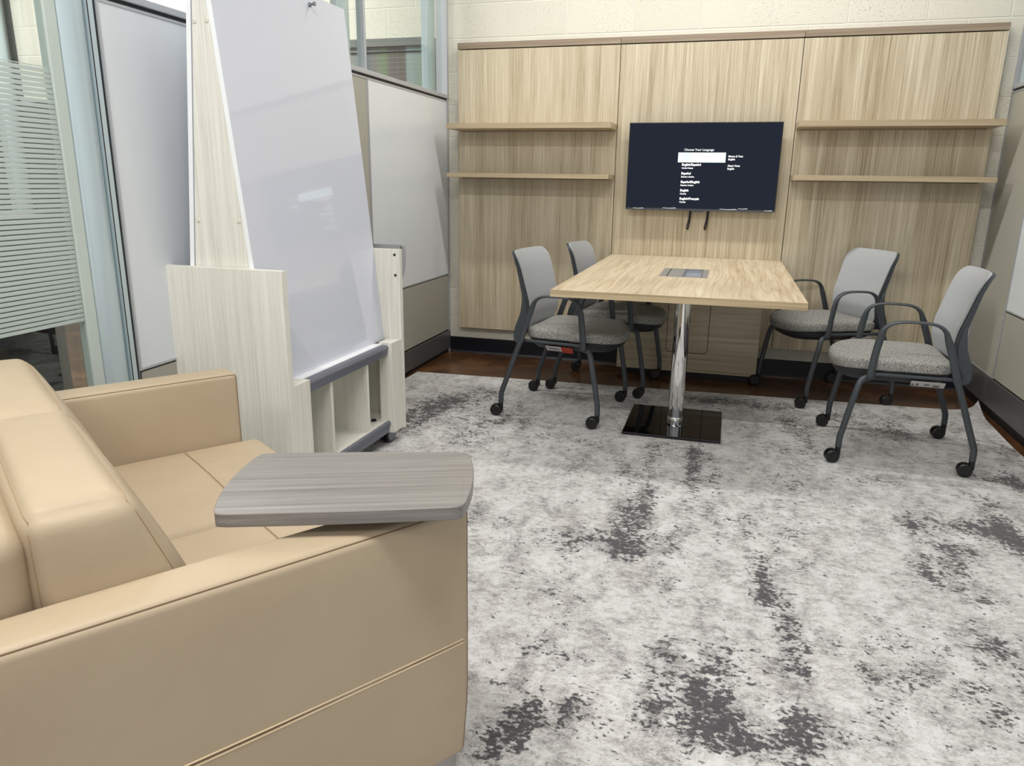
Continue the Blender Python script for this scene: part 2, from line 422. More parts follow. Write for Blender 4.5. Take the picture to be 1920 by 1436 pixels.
def mk_reflection_pane():
    t = NT('painted_reflection_bands')  # colour bands paint an office reflected in the glass
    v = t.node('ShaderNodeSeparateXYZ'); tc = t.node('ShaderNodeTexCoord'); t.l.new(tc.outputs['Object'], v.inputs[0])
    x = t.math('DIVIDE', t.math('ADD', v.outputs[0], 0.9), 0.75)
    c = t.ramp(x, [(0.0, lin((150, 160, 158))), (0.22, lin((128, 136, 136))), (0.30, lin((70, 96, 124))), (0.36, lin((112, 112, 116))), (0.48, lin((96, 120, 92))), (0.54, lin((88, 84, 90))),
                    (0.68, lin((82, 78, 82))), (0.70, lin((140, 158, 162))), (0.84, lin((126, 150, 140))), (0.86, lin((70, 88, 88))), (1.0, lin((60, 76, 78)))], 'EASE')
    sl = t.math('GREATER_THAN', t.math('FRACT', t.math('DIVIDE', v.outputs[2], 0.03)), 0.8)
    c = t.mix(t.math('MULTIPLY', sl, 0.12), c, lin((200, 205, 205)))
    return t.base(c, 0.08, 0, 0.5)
M['pane'] = mk_reflection_pane()
M['charcoal'] = plain('charcoal_laminate', (52, 54, 54), 0.5)
M['white_paint'] = plain('ceiling_paint', (225, 224, 220), 0.8)

# ------------------------------------------------------------------ lamps
for i, (x, y, z, L, wts) in enumerate(LAMPS):
    nm = ['over the meeting table', 'over the middle of the rug', 'nearest the entrance', 'added to brighten the room behind the glass'][i]
    t = thing('ceiling_light', 'long white linear ceiling light ' + nm, 'ceiling light', (x, y, z), 0, 'linear ceiling lights')
    obj('housing', box(-L/2, L/2, -0.07, 0.07, 0.0, 0.07, 0.008), M['white_paint'], t)
    obj('diffuser', box(-L/2+0.01, L/2-0.01, -0.055, 0.055, -0.006, -0.001), M['lamp'], t)
    for sx in (-1, 1): obj('suspension_wire', tube([(sx*L*0.4, 0, 0.07), (sx*L*0.4, 0, 0.82)], 0.003, sides=6), M['steel'], t)
    ld = bpy.data.lights.new('lamp_light', 'AREA'); ld.shape = 'RECTANGLE'; ld.size = L; ld.size_y = 0.12; ld.energy = wts; ld.color = LAMP_COLOR
    lo = bpy.data.objects.new('lamp_light', ld); COL.objects.link(lo); lo.parent = t; lo.location = (0, 0, -0.012)

# ------------------------------------------------------------------ room shell
def struct(name, bm, m, parent=None, smooth=False):
    o = obj(name, bm, m, parent, smooth)
    if parent is None: o['kind'] = 'structure'
    return o
XL, XR = -0.089, 3.21
struct('floor', box(-6.5, 6.0, -9.0, 0.2, -0.1, 0.0), M['floor'])
struct('wall_back', box(-6.5, 6.0, 0.0, 0.2, 0.0, 4.02), M['block'])
struct('ceiling', box(-6.5, 6.0, -9.0, 0.2, 4.02, 4.1), M['white_paint'])
bm = bmesh.new(); add_prism(bm, [(0.0, 0.0), (-0.016, 0.0), (-0.010, 0.012), (-0.008, 0.105), (0.0, 0.108)], 0, XL+0.001, XR-0.001)
struct('baseboard_back', bm, M['navy'])
# reflection of the opposite office, built as a window in the back wall
w1 = thing('reflected_window', kind='structure')
bm = bmesh.new()
WX0, WX1, WZ0, WZ1 = -1.10, -0.185, 1.20, 2.095
add_box(bm, WX0, WX1, -0.03, 0.0, WZ1-0.05, WZ1); add_box(bm, WX0, WX1, -0.03, 0.0, WZ0, WZ0+0.05)
add_box(bm, WX0, WX0+0.035, -0.03, 0.0, WZ0+0.05, WZ1-0.05); add_box(bm, WX1-0.03, WX1, -0.03, 0.0, WZ0+0.05, WZ1-0.05)
add_box(bm, WX0+0.035, WX1-0.03, -0.024, 0.0, WZ1-0.085, WZ1-0.078)
obj('reflected_window_frame', bm, plain('grey_reflected_frame', (92, 98, 98), 0.4, 0.3), w1)
obj('reflected_window_pane', box(WX0+0.035, WX1-0.03, -0.012, -0.002, WZ0+0.05, WZ1-0.05), M['pane'], w1)

def post(parent, x, y, r, z0, z1, name='post'):
    """pale extruded post, rounded on the room side"""
    pts = []
    for k in range(13):
        a = -math.pi/2 + math.pi*k/12
        pts.append((x+math.cos(a)*r*0.55, y+math.sin(a)*r))
    pts += [(x-r*0.55, y+r), (x-r*0.55, y-r)]
    return obj(name, prism(pts, 2, z0, z1), M['alu_blue'], parent, True)

# left partition: everything in the plane x = XL
wl = thing('wall_left', kind='structure')
T = 0.075
Z0, Z1, Z2 = 0.160, 0.553, 1.700      # base top, lower panel top, whiteboard top
bm = bmesh.new(); add_box(bm, XL-T, XL+0.004, -2.955, -0.002, 0.025, Z0-0.006, 0.003)
obj('base_panel', bm, M['base_grey'], wl)
obj('base_gap', box(XL-T+0.01, XL-0.004, -2.950, -0.002, 0.0, 1.71), M['black_gap'], wl)
def tile(parent, y0, y1, z0, z1, mat, name, xa=None, s=1):
    x = XL if xa is None else xa
    bm = bmesh.new(); add_box(bm, min(x-s*0.02, x), max(x-s*0.02, x), y0+0.004, y1-0.004, z0+0.004, z1-0.004, 0.0025)
    return obj(name, bm, mat, parent)
tile(wl, -2.945, -1.95, Z1, Z2, M['wb_wall'], 'whiteboard_panel')
tile(wl, -1.95, -1.19, Z1, Z2, M['panel_tan'], 'laminate_panel')
tile(wl, -1.19, -0.03, Z1, Z2, M['wb_wall'], 'whiteboard_panel')
for a, b in ((-2.945, -1.95), (-1.95, -1.19), (-1.19, -0.03)):
    tile(wl, a, b, Z0, Z1, M['panel_tan'], 'lower_panel')
def aframe(parent, y0, y1, z0, z1, mat, x=XL, s=1, w=0.008):
    bm = bmesh.new(); xa, xb = sorted((x-s*0.012, x+s*0.003))
    add_box(bm, xa, xb, y0, y1, z1-w, z1); add_box(bm, xa, xb, y0, y1, z0, z0+w)
    add_box(bm, xa, xb, y0, y0+w, z0+w, z1-w); add_box(bm, xa, xb, y1-w, y1, z0+w, z1-w)
    return obj('panel_frame', bm, mat, parent)
for a, b in ((-2.95, -1.952), (-1.948, -1.192), (-1.188, -0.025)): aframe(wl, a, b, Z1+0.003, Z2-0.001, M['alu'])
# glazing above
bm = bmesh.new(); add_box(bm, XL-T, XL+0.006, -2.955, -0.002, 1.712, 1.736, 0.003)
obj('glass_rail', bm, M['alu'], wl)
for a, b in ((-2.95, -1.95), (-1.95, -1.20), (-1.17, -0.05)):
    obj('glass_pane', box(XL-0.028, XL-0.020, a, b, 1.736, 2.9), M['glass'], wl)
for y in (-1.185, -1.95): obj('mullion', box(XL-0.045, XL-0.002, y-0.010, y+0.010, 1.736, 2.9, 0.002), M['alu'], wl)
post(wl, XL-0.075, -1.29, 0.055, 1.736, 2.9); post(wl, XL-0.065, -0.165, 0.055, 1.736, 2.9)
obj('corner_trim', box(XL-T, XL+0.003, -0.026, -0.004, 0.0, 2.9, 0.002), M['alu'], wl)
obj('post_channel', box(XL-0.03, XL+0.001, -2.986, -2.952, 0.0, 2.9), M['alu_blue'], wl)
for ya_, yb_ in ((-2.985, -2.981), (-2.962, -2.954)): obj('seal_strip', box(XL-0.02, XL+0.0015, ya_, yb_, 0.0, 2.9), M['black_gap'], wl)
post(wl, XL-0.02, -3.035, 0.048, 0.0, 2.9)
obj('top_rail', box(XL-T, XL+0.01, -6.5, -0.002, 2.9, 2.96, 0.003), M['alu'], wl)
# frosted glass wall nearer the camera
obj('pale_jamb', box(XL-0.045, XL-0.012, -3.125, -3.085, 0.0, 2.9, 0.002), plain('pale_green_jamb', (196, 206, 200), 0.3, 0.1), wl)
obj('glass_pane', box(XL-0.030, XL-0.020, -6.5, -3.125, 0.02, 2.9), M['glass'], wl)
obj('frosted_film', box(XL-0.0195, XL-0.0185, -6.5, -3.127, 0.756, 1.482), M['frost'], wl)
obj('floor_channel', box(XL-0.045, XL-0.005, -6.5, -3.125, 0.0, 0.02), M['alu'], wl)

# right partition
wr = thing('wall_right', kind='structure')
obj('base_panel', box(XR-0.004, XR+T, -6.5, -0.002, 0.045, 0.196, 0.003), M['base_grey'], wr)
obj('base_gap', box(XR+0.004, XR+T-0.01, -6.5, -0.002, 0.0, 1.71), M['black_gap'], wr)
tile(wr, -0.515, -0.01, 0.200, Z2, M['panel_tan'], 'laminate_panel', XR, -1)
for a, b in ((-1.75, -0.515), (-3.0, -1.75), (-4.25, -3.0), (-5.5, -4.25)):
    tile(wr, a, b, 0.200, 0.565, M['panel_tan'], 'lower_panel', XR, -1)
    tile(wr, a, b, 0.572, Z2, M['wb_wall'], 'whiteboard_panel', XR, -1)
    aframe(wr, a+0.002, b-0.002, 0.570, Z2-0.001, M['alu'], XR, -1)
aframe(wr, -0.513, -0.006, 0.200, Z2-0.001, M['alu'], XR, -1, 0.006)
obj('glass_rail', box(XR-0.006, XR+T, -6.5, -0.002, 1.712, 1.736, 0.003), M['alu'], wr)
obj('corner_trim', box(XR-0.003, XR+T, -0.010, -0.002, 0.0, 2.9), M['alu'], wr)
for a, b in ((-0.50, -0.05), (-1.75, -0.53), (-3.0, -1.77), (-6.5, -3.02)):
    obj('glass_pane', box(XR+0.020, XR+0.028, a, b, 1.736, 2.9), M['glass'], wr)
for y in (-0.515, -1.76, -3.01): obj('mullion', box(XR+0.002, XR+0.045, y-0.010, y+0.010, 1.736, 2.9, 0.002), M['alu'], wr)
def post_r(parent, x, y, r, z0, z1):
    pts = []
    for k in range(13):
        a = math.pi/2 + math.pi*k/12
        pts.append((x+math.cos(a)*r*0.55, y+math.sin(a)*r))
    pts += [(x+r*0.55, y-r), (x+r*0.55, y+r)]
    return obj('post', prism(pts, 2, z0, z1), M['alu_blue'], parent, True)
post_r(wr, XR+0.04, -0.075, 0.060, 1.736, 2.9)
obj('top_rail', box(XR-0.01, XR+T, -6.5, -0.002, 2.9, 2.96, 0.003), M['alu'], wr)

# far partition of the neighbouring room, seen through the frosted glass
wn = thing('wall_neighbour', kind='structure')
obj('partition_panel', box(-3.84, -3.77, -6.5, -0.002, 0.0, 1.70), M['charcoal'], wn)
pp = []
for k in range(13):
    a = -math.pi/2 + math.pi*k/12; pp.append((-3.715+math.cos(a)*0.035, -0.10+math.sin(a)*0.065))
pp += [(-3.78, -0.035), (-3.78, -0.165)]
obj('post', prism(pp, 2, 0.0, 2.9), M['alu_blue'], wn, True)
obj('seal_strip', box(-3.70, -3.66, -0.030, -0.002, 0.0, 2.9), M['black_gap'], wn)
obj('top_rail', box(-3.90, -3.80, -6.5, -0.002, 2.9, 2.96), M['alu'], wn)
cb = thing('tall_cabinet', 'charcoal cabinet standing behind the frosted glass, left of the sofa', 'cabinet', (-0.85, -3.1, 0))
obj('body', box(-0.22, 0.22, -0.95, 0.38, 0.03, 1.05, 0.004), M['charcoal'], cb)
obj('plinth', box(-0.20, 0.20, -0.93, 0.36, 0.0, 0.03), M['black'], cb)
pb = thing('dark_pinboard', 'dark grey panel on the block wall of the room behind the glass', 'panel', (-2.4, 0, 0))
obj('board', box(-1.24, 1.1, -0.045, -0.001, 0.06, 1.735, 0.003), M['charcoal'], pb)
obj('edge_trim', box(-1.24, 1.1, -0.05, -0.001, 1.736, 1.752), M['alu'], pb)

# ------------------------------------------------------------------ wood wall panels and shelves
PY = -0.06
def wall_panel(x0, x1, mat, label):
    t = thing('wall_panel', label, 'wall panel', ((x0+x1)/2, 0, 0), 0, 'wood wall panels on the block wall')
    h = (x1-x0)/2
    obj('panel_face', box(-h+0.002, h-0.002, PY, -0.035, 0.190, 2.000, 0.001), mat, t)
    obj('backing', box(-h+0.06, h-0.06, -0.035, -0.001, 0.24, 1.96), M['oak_cab'], t)
    obj('top_trim', box(-h+0.001, h-0.001, PY-0.004, -0.001, 2.006, 2.043, 0.001), M['oak_trim'], t, label='wood strip along the top, coloured as shaded')
    return t
wall_panel(0.0, 1.0545, M['oak_v'], 'light oak wall panel left of the screen, behind the left chairs')
wall_panel(1.0545, 2.1025, M['oak_v2'], 'light oak wall panel in the middle, with the screen hung on it')
wall_panel(2.1025, 3.130, M['oak_v3'], 'light oak wall panel right of the screen, behind the right chairs')
def shelf(x0, x1, z0, z1, label):
    t = thing('wall_shelf', label, 'shelf', ((x0+x1)/2, PY, z0), 0, 'wood wall shelves')
    h = (x1-x0)/2
    obj('shelf_board', box(-h, h, -0.235, -0.001, 0.0, z1-z0, 0.001), M['oak_shelf'], t)
    obj('mounting_rail', box(-h+0.03, h-0.03, -0.02, -0.001, -0.006, 0.0), M['oak_trim'], t)
shelf(0.006, 1.052, 1.506, 1.539, 'upper oak shelf on the left wall panel')
shelf(0.006, 1.050, 1.211, 1.238, 'lower oak shelf on the left wall panel')
shelf(2.106, 3.126, 1.506, 1.539, 'upper oak shelf on the right wall panel')
shelf(2.106, 3.128, 1.217, 1.246, 'lower oak shelf on the right wall panel')

# ------------------------------------------------------------------ television
tv = thing('television', 'black wall television showing a language menu, above the table', 'television', (1.588, PY-0.001, 1.03))
TW, TH, TY = 0.445, 0.515, -0.080
bm = bmesh.new(); add_box(bm, -TW, TW, TY, TY+0.028, 0.0, TH, 0.003)
add_box(bm, -0.30, 0.30, TY+0.026, TY+0.052, 0.04, 0.36, 0.006)
obj('housing', bm, M['black'], tv)
obj('screen', box(-TW+0.006, TW-0.006, TY-0.0012, TY+0.001, 0.016, TH-0.006), M['screen'], tv)
bm = bmesh.new(); add_box(bm, -TW, TW, TY-0.004, TY+0.001, 0.0, 0.013, 0.002); add_box(bm, -0.03, 0.03, TY-0.003, TY+0.010, -0.008, 0.0, 0.001)
obj('lower_bezel', bm, plain('dark_chrome_bezel', (96, 98, 104), 0.18, 0.9), tv, label='glossy strip with torn protective film')
for x_, w_, z_ in ((-0.40, 0.07, 0.010), (-0.22, 0.09, 0.014), (0.12, 0.11, 0.013), (0.23, 0.06, 0.018), (0.38, 0.05, 0.010)):
    obj('torn_film', prism([(x_, z_), (x_+w_*0.5, z_-0.003), (x_+w_, z_-0.001), (x_+w_*0.9, z_+0.004), (x_+w_*0.45, z_+0.001), (x_+w_*0.1, z_+0.003)], 1, TY-0.0052, TY-0.0042), plain('crinkled_film', (198, 202, 208), 0.2), tv, label='shiny scrap of protective film')
obj('wall_bracket', box(-0.20, 0.20, TY+0.05, -0.001, 0.12, 0.34), M['black'], tv)
for sx in (-0.05, 0.056):
    pts = smooth_path([(sx+0.006, TY+0.045, 0.02), (sx+0.003, TY+0.048, -0.05), (sx-0.004, TY+0.05, -0.105), (sx-0.010, TY+0.05, -0.113), (sx-0.013, TY+0.05, -0.100), (sx-0.004, TY+0.048, -0.05), (sx-0.001, TY+0.045, 0.02)], 5)
    obj('pull_strap', tube(pts, 0.004, 0.002, 8, (0, 1, 0)), M['black'], tv)
obj('menu_highlight', box(-0.142, 0.136, TY-0.0022, TY-0.0013, 0.285, 0.342, 0.0), M['menu_white'], tv, label='bright selected menu row')
def text_mesh(txt, size, mat, parent, x, z, name, y, bold=0.0, align='LEFT', rx=math.pi/2, rz=0.0):
    cu = bpy.data.curves.new(name, 'FONT'); cu.body = txt; cu.size = size; cu.align_x = align; cu.offset = bold; cu.resolution_u = 3
    to = bpy.data.objects.new(name, cu); COL.objects.link(to)
    dg = bpy.context.evaluated_depsgraph_get(); me = bpy.data.meshes.new_from_object(to.evaluated_get(dg))
    bpy.data.objects.remove(to, do_unlink=True)
    me.materials.clear(); me.materials.append(mat)
    o = bpy.data.objects.new(name, me); COL.objects.link(o); o.parent = parent; o.location = (x, y, z); o.rotation_euler = (rx, 0, rz)
    return o
ty = TY-0.0018
text_mesh('Choose Your Language', 0.0185, M['menu_text'], tv, -0.109, 0.352, 'menu_title', ty, 0.0002)
text_mesh('English', 0.0185, M['menu_dim'], tv, -0.118, 0.318, 'menu_text', TY-0.0026, 0.0003)
text_mesh('United States', 0.012, M['menu_dim'], tv, -0.118, 0.300, 'menu_text', TY-0.0026, 0.0001)
for a, b, z in (('English/Español', 'United States', 0.266), ('Español', 'Estados Unidos', 0.215), ('Español/English', 'Estados Unidos', 0.165), ('English', 'Canada', 0.115), ('English/Français', 'Canada', 0.066)):
    text_mesh(a, 0.0185, M['menu_text'], tv, -0.117, z, 'menu_text', ty, 0.0007)
    text_mesh(b, 0.0125, M['menu_text'], tv, -0.117, z-0.018, 'menu_text', ty, 0.0004)
for a, z in (('Menus & Text', 0.316), ('English', 0.299), ('Alexa Voice', 0.262), ('English', 0.245)):
    text_mesh(a, 0.0145, M['menu_text'], tv, 0.151, z, 'menu_text', ty, 0.0005)

# ------------------------------------------------------------------ meeting table
tb = thing('meeting_table', 'light oak rectangular table with one chrome column, standing under the screen', 'table', (1.582, -1.25, 0))
TX0, TX1, TYF, TYB = -0.520, 0.520, -0.575, 1.187
ZT = 0.742
bm = bmesh.new()
# top with a rectangular cut-out for the power unit
PX0, PX1, PYF, PYB = -0.115, 0.108, 0.10, 0.465
for x0, x1, y0, y1 in ((TX0, PX0, TYF, TYB), (PX1, TX1, TYF, TYB), (PX0, PX1, TYF, PYF), (PX0, PX1, PYB, TYB)):
    pass
xs = [TX0, PX0, PX1, TX1]; ys = [TYF, PYF, PYB, TYB]
V = {(i, j, k): bm.verts.new((xs[i], ys[j], z)) for i in range(4) for j in range(4) for k, z in enumerate((ZT-0.030, ZT))}
for i in range(3):
    for j in range(3):
        if (i, j) == (1, 1): continue
        bm.faces.new([V[i, j, 1], V[i+1, j, 1], V[i+1, j+1, 1], V[i, j+1, 1]]); bm.faces.new([V[i, j, 0], V[i, j+1, 0], V[i+1, j+1, 0], V[i+1, j, 0]])
def wall_q(a, b): bm.faces.new([V[a[0], a[1], 0], V[b[0], b[1], 0], V[b[0], b[1], 1], V[a[0], a[1], 1]])
for i in range(3): wall_q((i, 0), (i+1, 0)); wall_q((i+1, 3), (i, 3)); wall_q((0, i+1), (0, i)); wall_q((3, i), (3, i+1))
wall_q((1, 1), (1, 2)); wall_q((1, 2), (2, 2)); wall_q((2, 2), (2, 1)); wall_q((2, 1), (1, 1))
obj('tabletop', bm, M['oak_table'], tb)
bm = bmesh.new()
add_box(bm, TX0-0.0012, TX1+0.0012, TYF-0.0012, TYF-0.0002, ZT-0.030, ZT-0.001)
add_box(bm, TX0-0.0012, TX0-0.0002, TYF, TYB, ZT-0.030, ZT-0.001); add_box(bm, TX1+0.0002, TX1+0.0012, TYF, TYB, ZT-0.030, ZT-0.001)
obj('edge_band', bm, laminate('oak_edge_band', [(164, 144, 112), (188, 168, 134), (205, 187, 152)], 'z', 'x', fine=90, band=40, seed=8), tb)
obj('base_plate', box(-0.222, 0.243, -0.25, 0.243, 0.011, 0.024, 0.003), M['chrome_dark'], tb, label='square polished base plate')
obj('column', lathe([(0.0, 0.024), (0.0385, 0.024), (0.0385, 0.70), (0.0, 0.70)], (0.014, 0.01, 0), 'z', 48), M['chrome'], tb, True, label='mirror chrome column')
obj('column_collar', lathe([(0.0385, 0.024), (0.0405, 0.024), (0.0405, 0.046), (0.0392, 0.048), (0.0385, 0.048)], (0.014, 0.01, 0), 'z', 48), M['chrome'], tb, True)
bm = bmesh.new(); add_box(bm, -0.17, 0.20, -0.16, 0.18, 0.697, 0.711, 0.002)
obj('mounting_plate', bm, M['chair_dark'], tb, True)
pu = obj('power_unit', box(PX0-0.004, PX1+0.004, PYF-0.004, PYB+0.004, ZT-0.004, ZT+0.0015), M['steel'], tb, label='brushed metal power box set into the top')
bpy.data.objects.remove(pu, do_unlink=True)
bm = bmesh.new()
fz = ZT+0.0018
add_box(bm, PX0-0.006, PX0+0.028, PYF-0.006, PYB+0.006, fz-0.003, fz); add_box(bm, PX1-0.022, PX1+0.006, PYF-0.006, PYB+0.006, fz-0.003, fz)
add_box(bm, PX0+0.028, PX1-0.022, PYF-0.006, PYF+0.006, fz-0.003, fz); add_box(bm, PX0+0.028, PX1-0.022, PYB-0.006, PYB+0.006, fz-0.003, fz)
pu = obj('power_unit', bm, M['unit_grey'], tb, label='brushed metal power box set into the top')
obj('lid', box(PX0+0.033, -0.012, PYF+0.008, PYB-0.008, fz-0.004, fz-0.0005), M['unit_grey'], pu)
bm = bmesh.new(); add_box(bm, -0.010, PX1-0.028, PYF+0.008, PYB-0.008, fz-0.022, fz-0.020)
add_box(bm, -0.012, -0.009, PYF+0.006, PYB-0.006, fz-0.022, fz-0.004); add_box(bm, PX1-0.030, PX1-0.026, PYF+0.006, PYB-0.006, fz-0.022, fz-0.004)
add_box(bm, -0.010, PX1-0.028, PYB-0.012, PYB-0.008, fz-0.022, fz-0.004); add_box(bm, -0.010, PX1-0.028, PYF+0.008, PYF+0.012, fz-0.022, fz-0.004)
obj('cable_well', bm, plain('grey_cable_well', (158, 164, 174), 0.3, 0.2), pu)
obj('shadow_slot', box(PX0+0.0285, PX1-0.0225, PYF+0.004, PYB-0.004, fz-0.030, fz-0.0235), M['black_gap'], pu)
kb = thing('cable_cabinet', 'low oak box with a rounded access door, on the floor below the table', 'cabinet', (1.585, PY-0.001, 0))
D = -0.192
obj('front_board', box(-0.43, 0.428, D-0.018, D, 0.045, 0.70, 0.001), M['oak_cab'], kb)
bm = bmesh.new(); add_box(bm, -0.43, -0.412, D, -0.001, 0.045, 0.70); add_box(bm, 0.410, 0.428, D, -0.001, 0.045, 0.70); add_box(bm, -0.412, 0.417, D, -0.001, 0.05, 0.068)
obj('side_board', bm, M['oak_cab'], kb)
bm = bmesh.new(); add_box(bm, -0.41, 0.415, D+0.03, -0.01, 0.0, 0.045); obj('plinth', bm, M['black_gap'], kb)
rr = []
x0, x1, z0, z1, r = -0.125, 0.128, 0.168, 0.66, 0.03
for cx_, cz_, a0 in ((x1-r, z1-r, 0), (x0+r, z1-r, 90), (x0+r, z0+r, 180), (x1-r, z0+r, 270)):
    for k in range(7):
        a = math.radians(a0+15*k); rr.append((cx_+math.cos(a)*r, D-0.0185, cz_+math.sin(a)*r))
obj('access_door', tube(rr, 0.0017, 0.0012, 6, (0, 1, 0), True), M['black_gap'], kb, label='rounded rectangular door gap')
def cable(pts, label, r=0.004):
    o = obj('power_cable', tube(smooth_path(pts, 6), r, None, 8), M['black'], None, True); tag(o, label, 'cable', group='cables under the table'); return o
cable([(1.46, -0.95, 0.708), (1.43, -0.93, 0.66), (1.40, -0.85, 0.62), (1.36, -0.76, 0.63), (1.30, -0.70, 0.708)], 'thin black cable looping under the table, left of the chrome column')
cable([(1.62, -0.95, 0.708), (1.63, -0.90, 0.665), (1.67, -0.84, 0.648), (1.70, -0.80, 0.66), (1.71, -0.78, 0.708)], 'thin black cable looping under the table, right of the chrome column', 0.0055)

# ------------------------------------------------------------------ chairs
def pad(outline, prof, c=(0, 0, 0), curve=None):
    """stacked scaled copies of an outline; prof = [(inset metres, z)]"""
    bm = bmesh.new(); rings = []
    n = len(outline)
    cx_ = sum(p[0] for p in outline)/n; cy_ = sum(p[1] for p in outline)/n
    for ins, z in prof:
        ring = []
        for p in outline:
            d = Vector((p[0]-cx_, p[1]-cy_)); L = d.length; q = d*(max(0.0, L-ins)/L)
            x, y = cx_+q.x, cy_+q.y
            ring.append(bm.verts.new((c[0]+x, c[1]+y, c[2]+z+(curve(x, y) if curve else 0))))
        rings.append(ring)
    for A, B in zip(rings[:-1], rings[1:]):
        for k in range(n): bm.faces.new([A[k], A[(k+1) % n], B[(k+1) % n], B[k]])
    bm.faces.new(rings[0][::-1]); bm.faces.new(rings[-1])
    return bm
def seat_outline():
    pts = []
    for k in range(56):
        a = 2*math.pi*k/56; c, s = math.cos(a), math.sin(a)
        e = 2.7 if c > 0 else 7.0
        r = (abs(c)**e+abs(s)**e)**(-1/e)
        pts.append((0.080+(0.233 if c > 0 else 0.240)*c*r, 0.243*s*r*(1.0 if c > 0 else 0.97)))
    return pts
def back_x(z):
    """forward position of the back's face against height"""
    P = [(0.40, -0.195), (0.455, -0.172), (0.535, -0.156), (0.60, -0.164), (0.675, -0.186), (0.765, -0.212), (0.812, -0.232), (0.845, -0.252)]
    for (a, xa), (b, xb) in zip(P[:-1], P[1:]):
        if z <= b: return xa+(xb-xa)*(z-a)/(b-a)
    return P[-1][1]
def back_sheet(z0, z1, w, r, t0, t1, off, curl=0.035, taper=0.9, rt=None):
    """curved sheet for the backrest; t0/t1 thickness at bottom/top, off = distance behind the face line"""
    bm = bmesh.new(); NZ, NY = 26, 18; rt = rt or r; G = {}
    for i in range(NZ+1):
        s = i/NZ; s = 0.5-0.5*math.cos(math.pi*s); z = z0+(z1-z0)*s
        W_ = w*(taper+(1-taper)*s)
        db, dt = z-z0, z1-z; hw = W_
        if db < r: hw = W_-r+math.sqrt(max(0, r*r-(r-db)**2))
        if dt < rt: hw = min(hw, W_-rt+math.sqrt(max(0, rt*rt-(rt-dt)**2)))
        for j in range(NY+1):
            u = -1+2*j/NY; y = u*hw
            x = back_x(z)-off+curl*(y/w)**2
            th = t0+(t1-t0)*s
            G[i, j, 0] = bm.verts.new((x, y, z)); G[i, j, 1] = bm.verts.new((x-th, y*0.985, z))
    for i in range(NZ):
        for j in range(NY):
            bm.faces.new([G[i, j, 0], G[i, j+1, 0], G[i+1, j+1, 0], G[i+1, j, 0]])
            bm.faces.new([G[i, j, 1], G[i+1, j, 1], G[i+1, j+1, 1], G[i, j+1, 1]])
        bm.faces.new([G[i, 0, 0], G[i+1, 0, 0], G[i+1, 0, 1], G[i, 0, 1]]); bm.faces.new([G[i, NY, 0], G[i, NY, 1], G[i+1, NY, 1], G[i+1, NY, 0]])
    for j in range(NY):
        bm.faces.new([G[0, j, 0], G[0, j, 1], G[0, j+1, 1], G[0, j+1, 0]]); bm.faces.new([G[NZ, j, 0], G[NZ, j+1, 0], G[NZ, j+1, 1], G[NZ, j, 1]])
    return bm
def caster_bm():
    """twin-wheel caster, stem on the local origin, wheels trailing towards -x"""
    bm = bmesh.new(); R = 0.029; T_ = -0.024
    for sg in (-1, 1):
        y0, y1 = sorted((sg*0.004, sg*0.022))
        add_lathe(bm, [(0.0, y0), (R-0.004, y0), (R, y0+0.003), (R, y1-0.004), (R-0.004, y1-0.001), (R-0.008, y1), (0.0, y1)], (T_, 0, R), 'y', 26)
    hp = [(T_-0.020, R+0.004)]
    for k in range(9):
        a = math.radians(175-22*k*0.98); hp.append((T_+math.cos(a)*(R+0.003), R+math.sin(a)*(R+0.003)))
    hp.append((T_+0.010, R))
    add_prism(bm, hp, 1, -0.0035, 0.0035)
    add_tube(bm, [(0.0, 0, R+0.004), (0.0, 0, 0.074)], 0.0122, sides=14)
    return bm
def add_caster(leg, x, y):
    o = obj('caster', caster_bm(), M['caster'], leg, True); o.location = (x, y, 0); return o
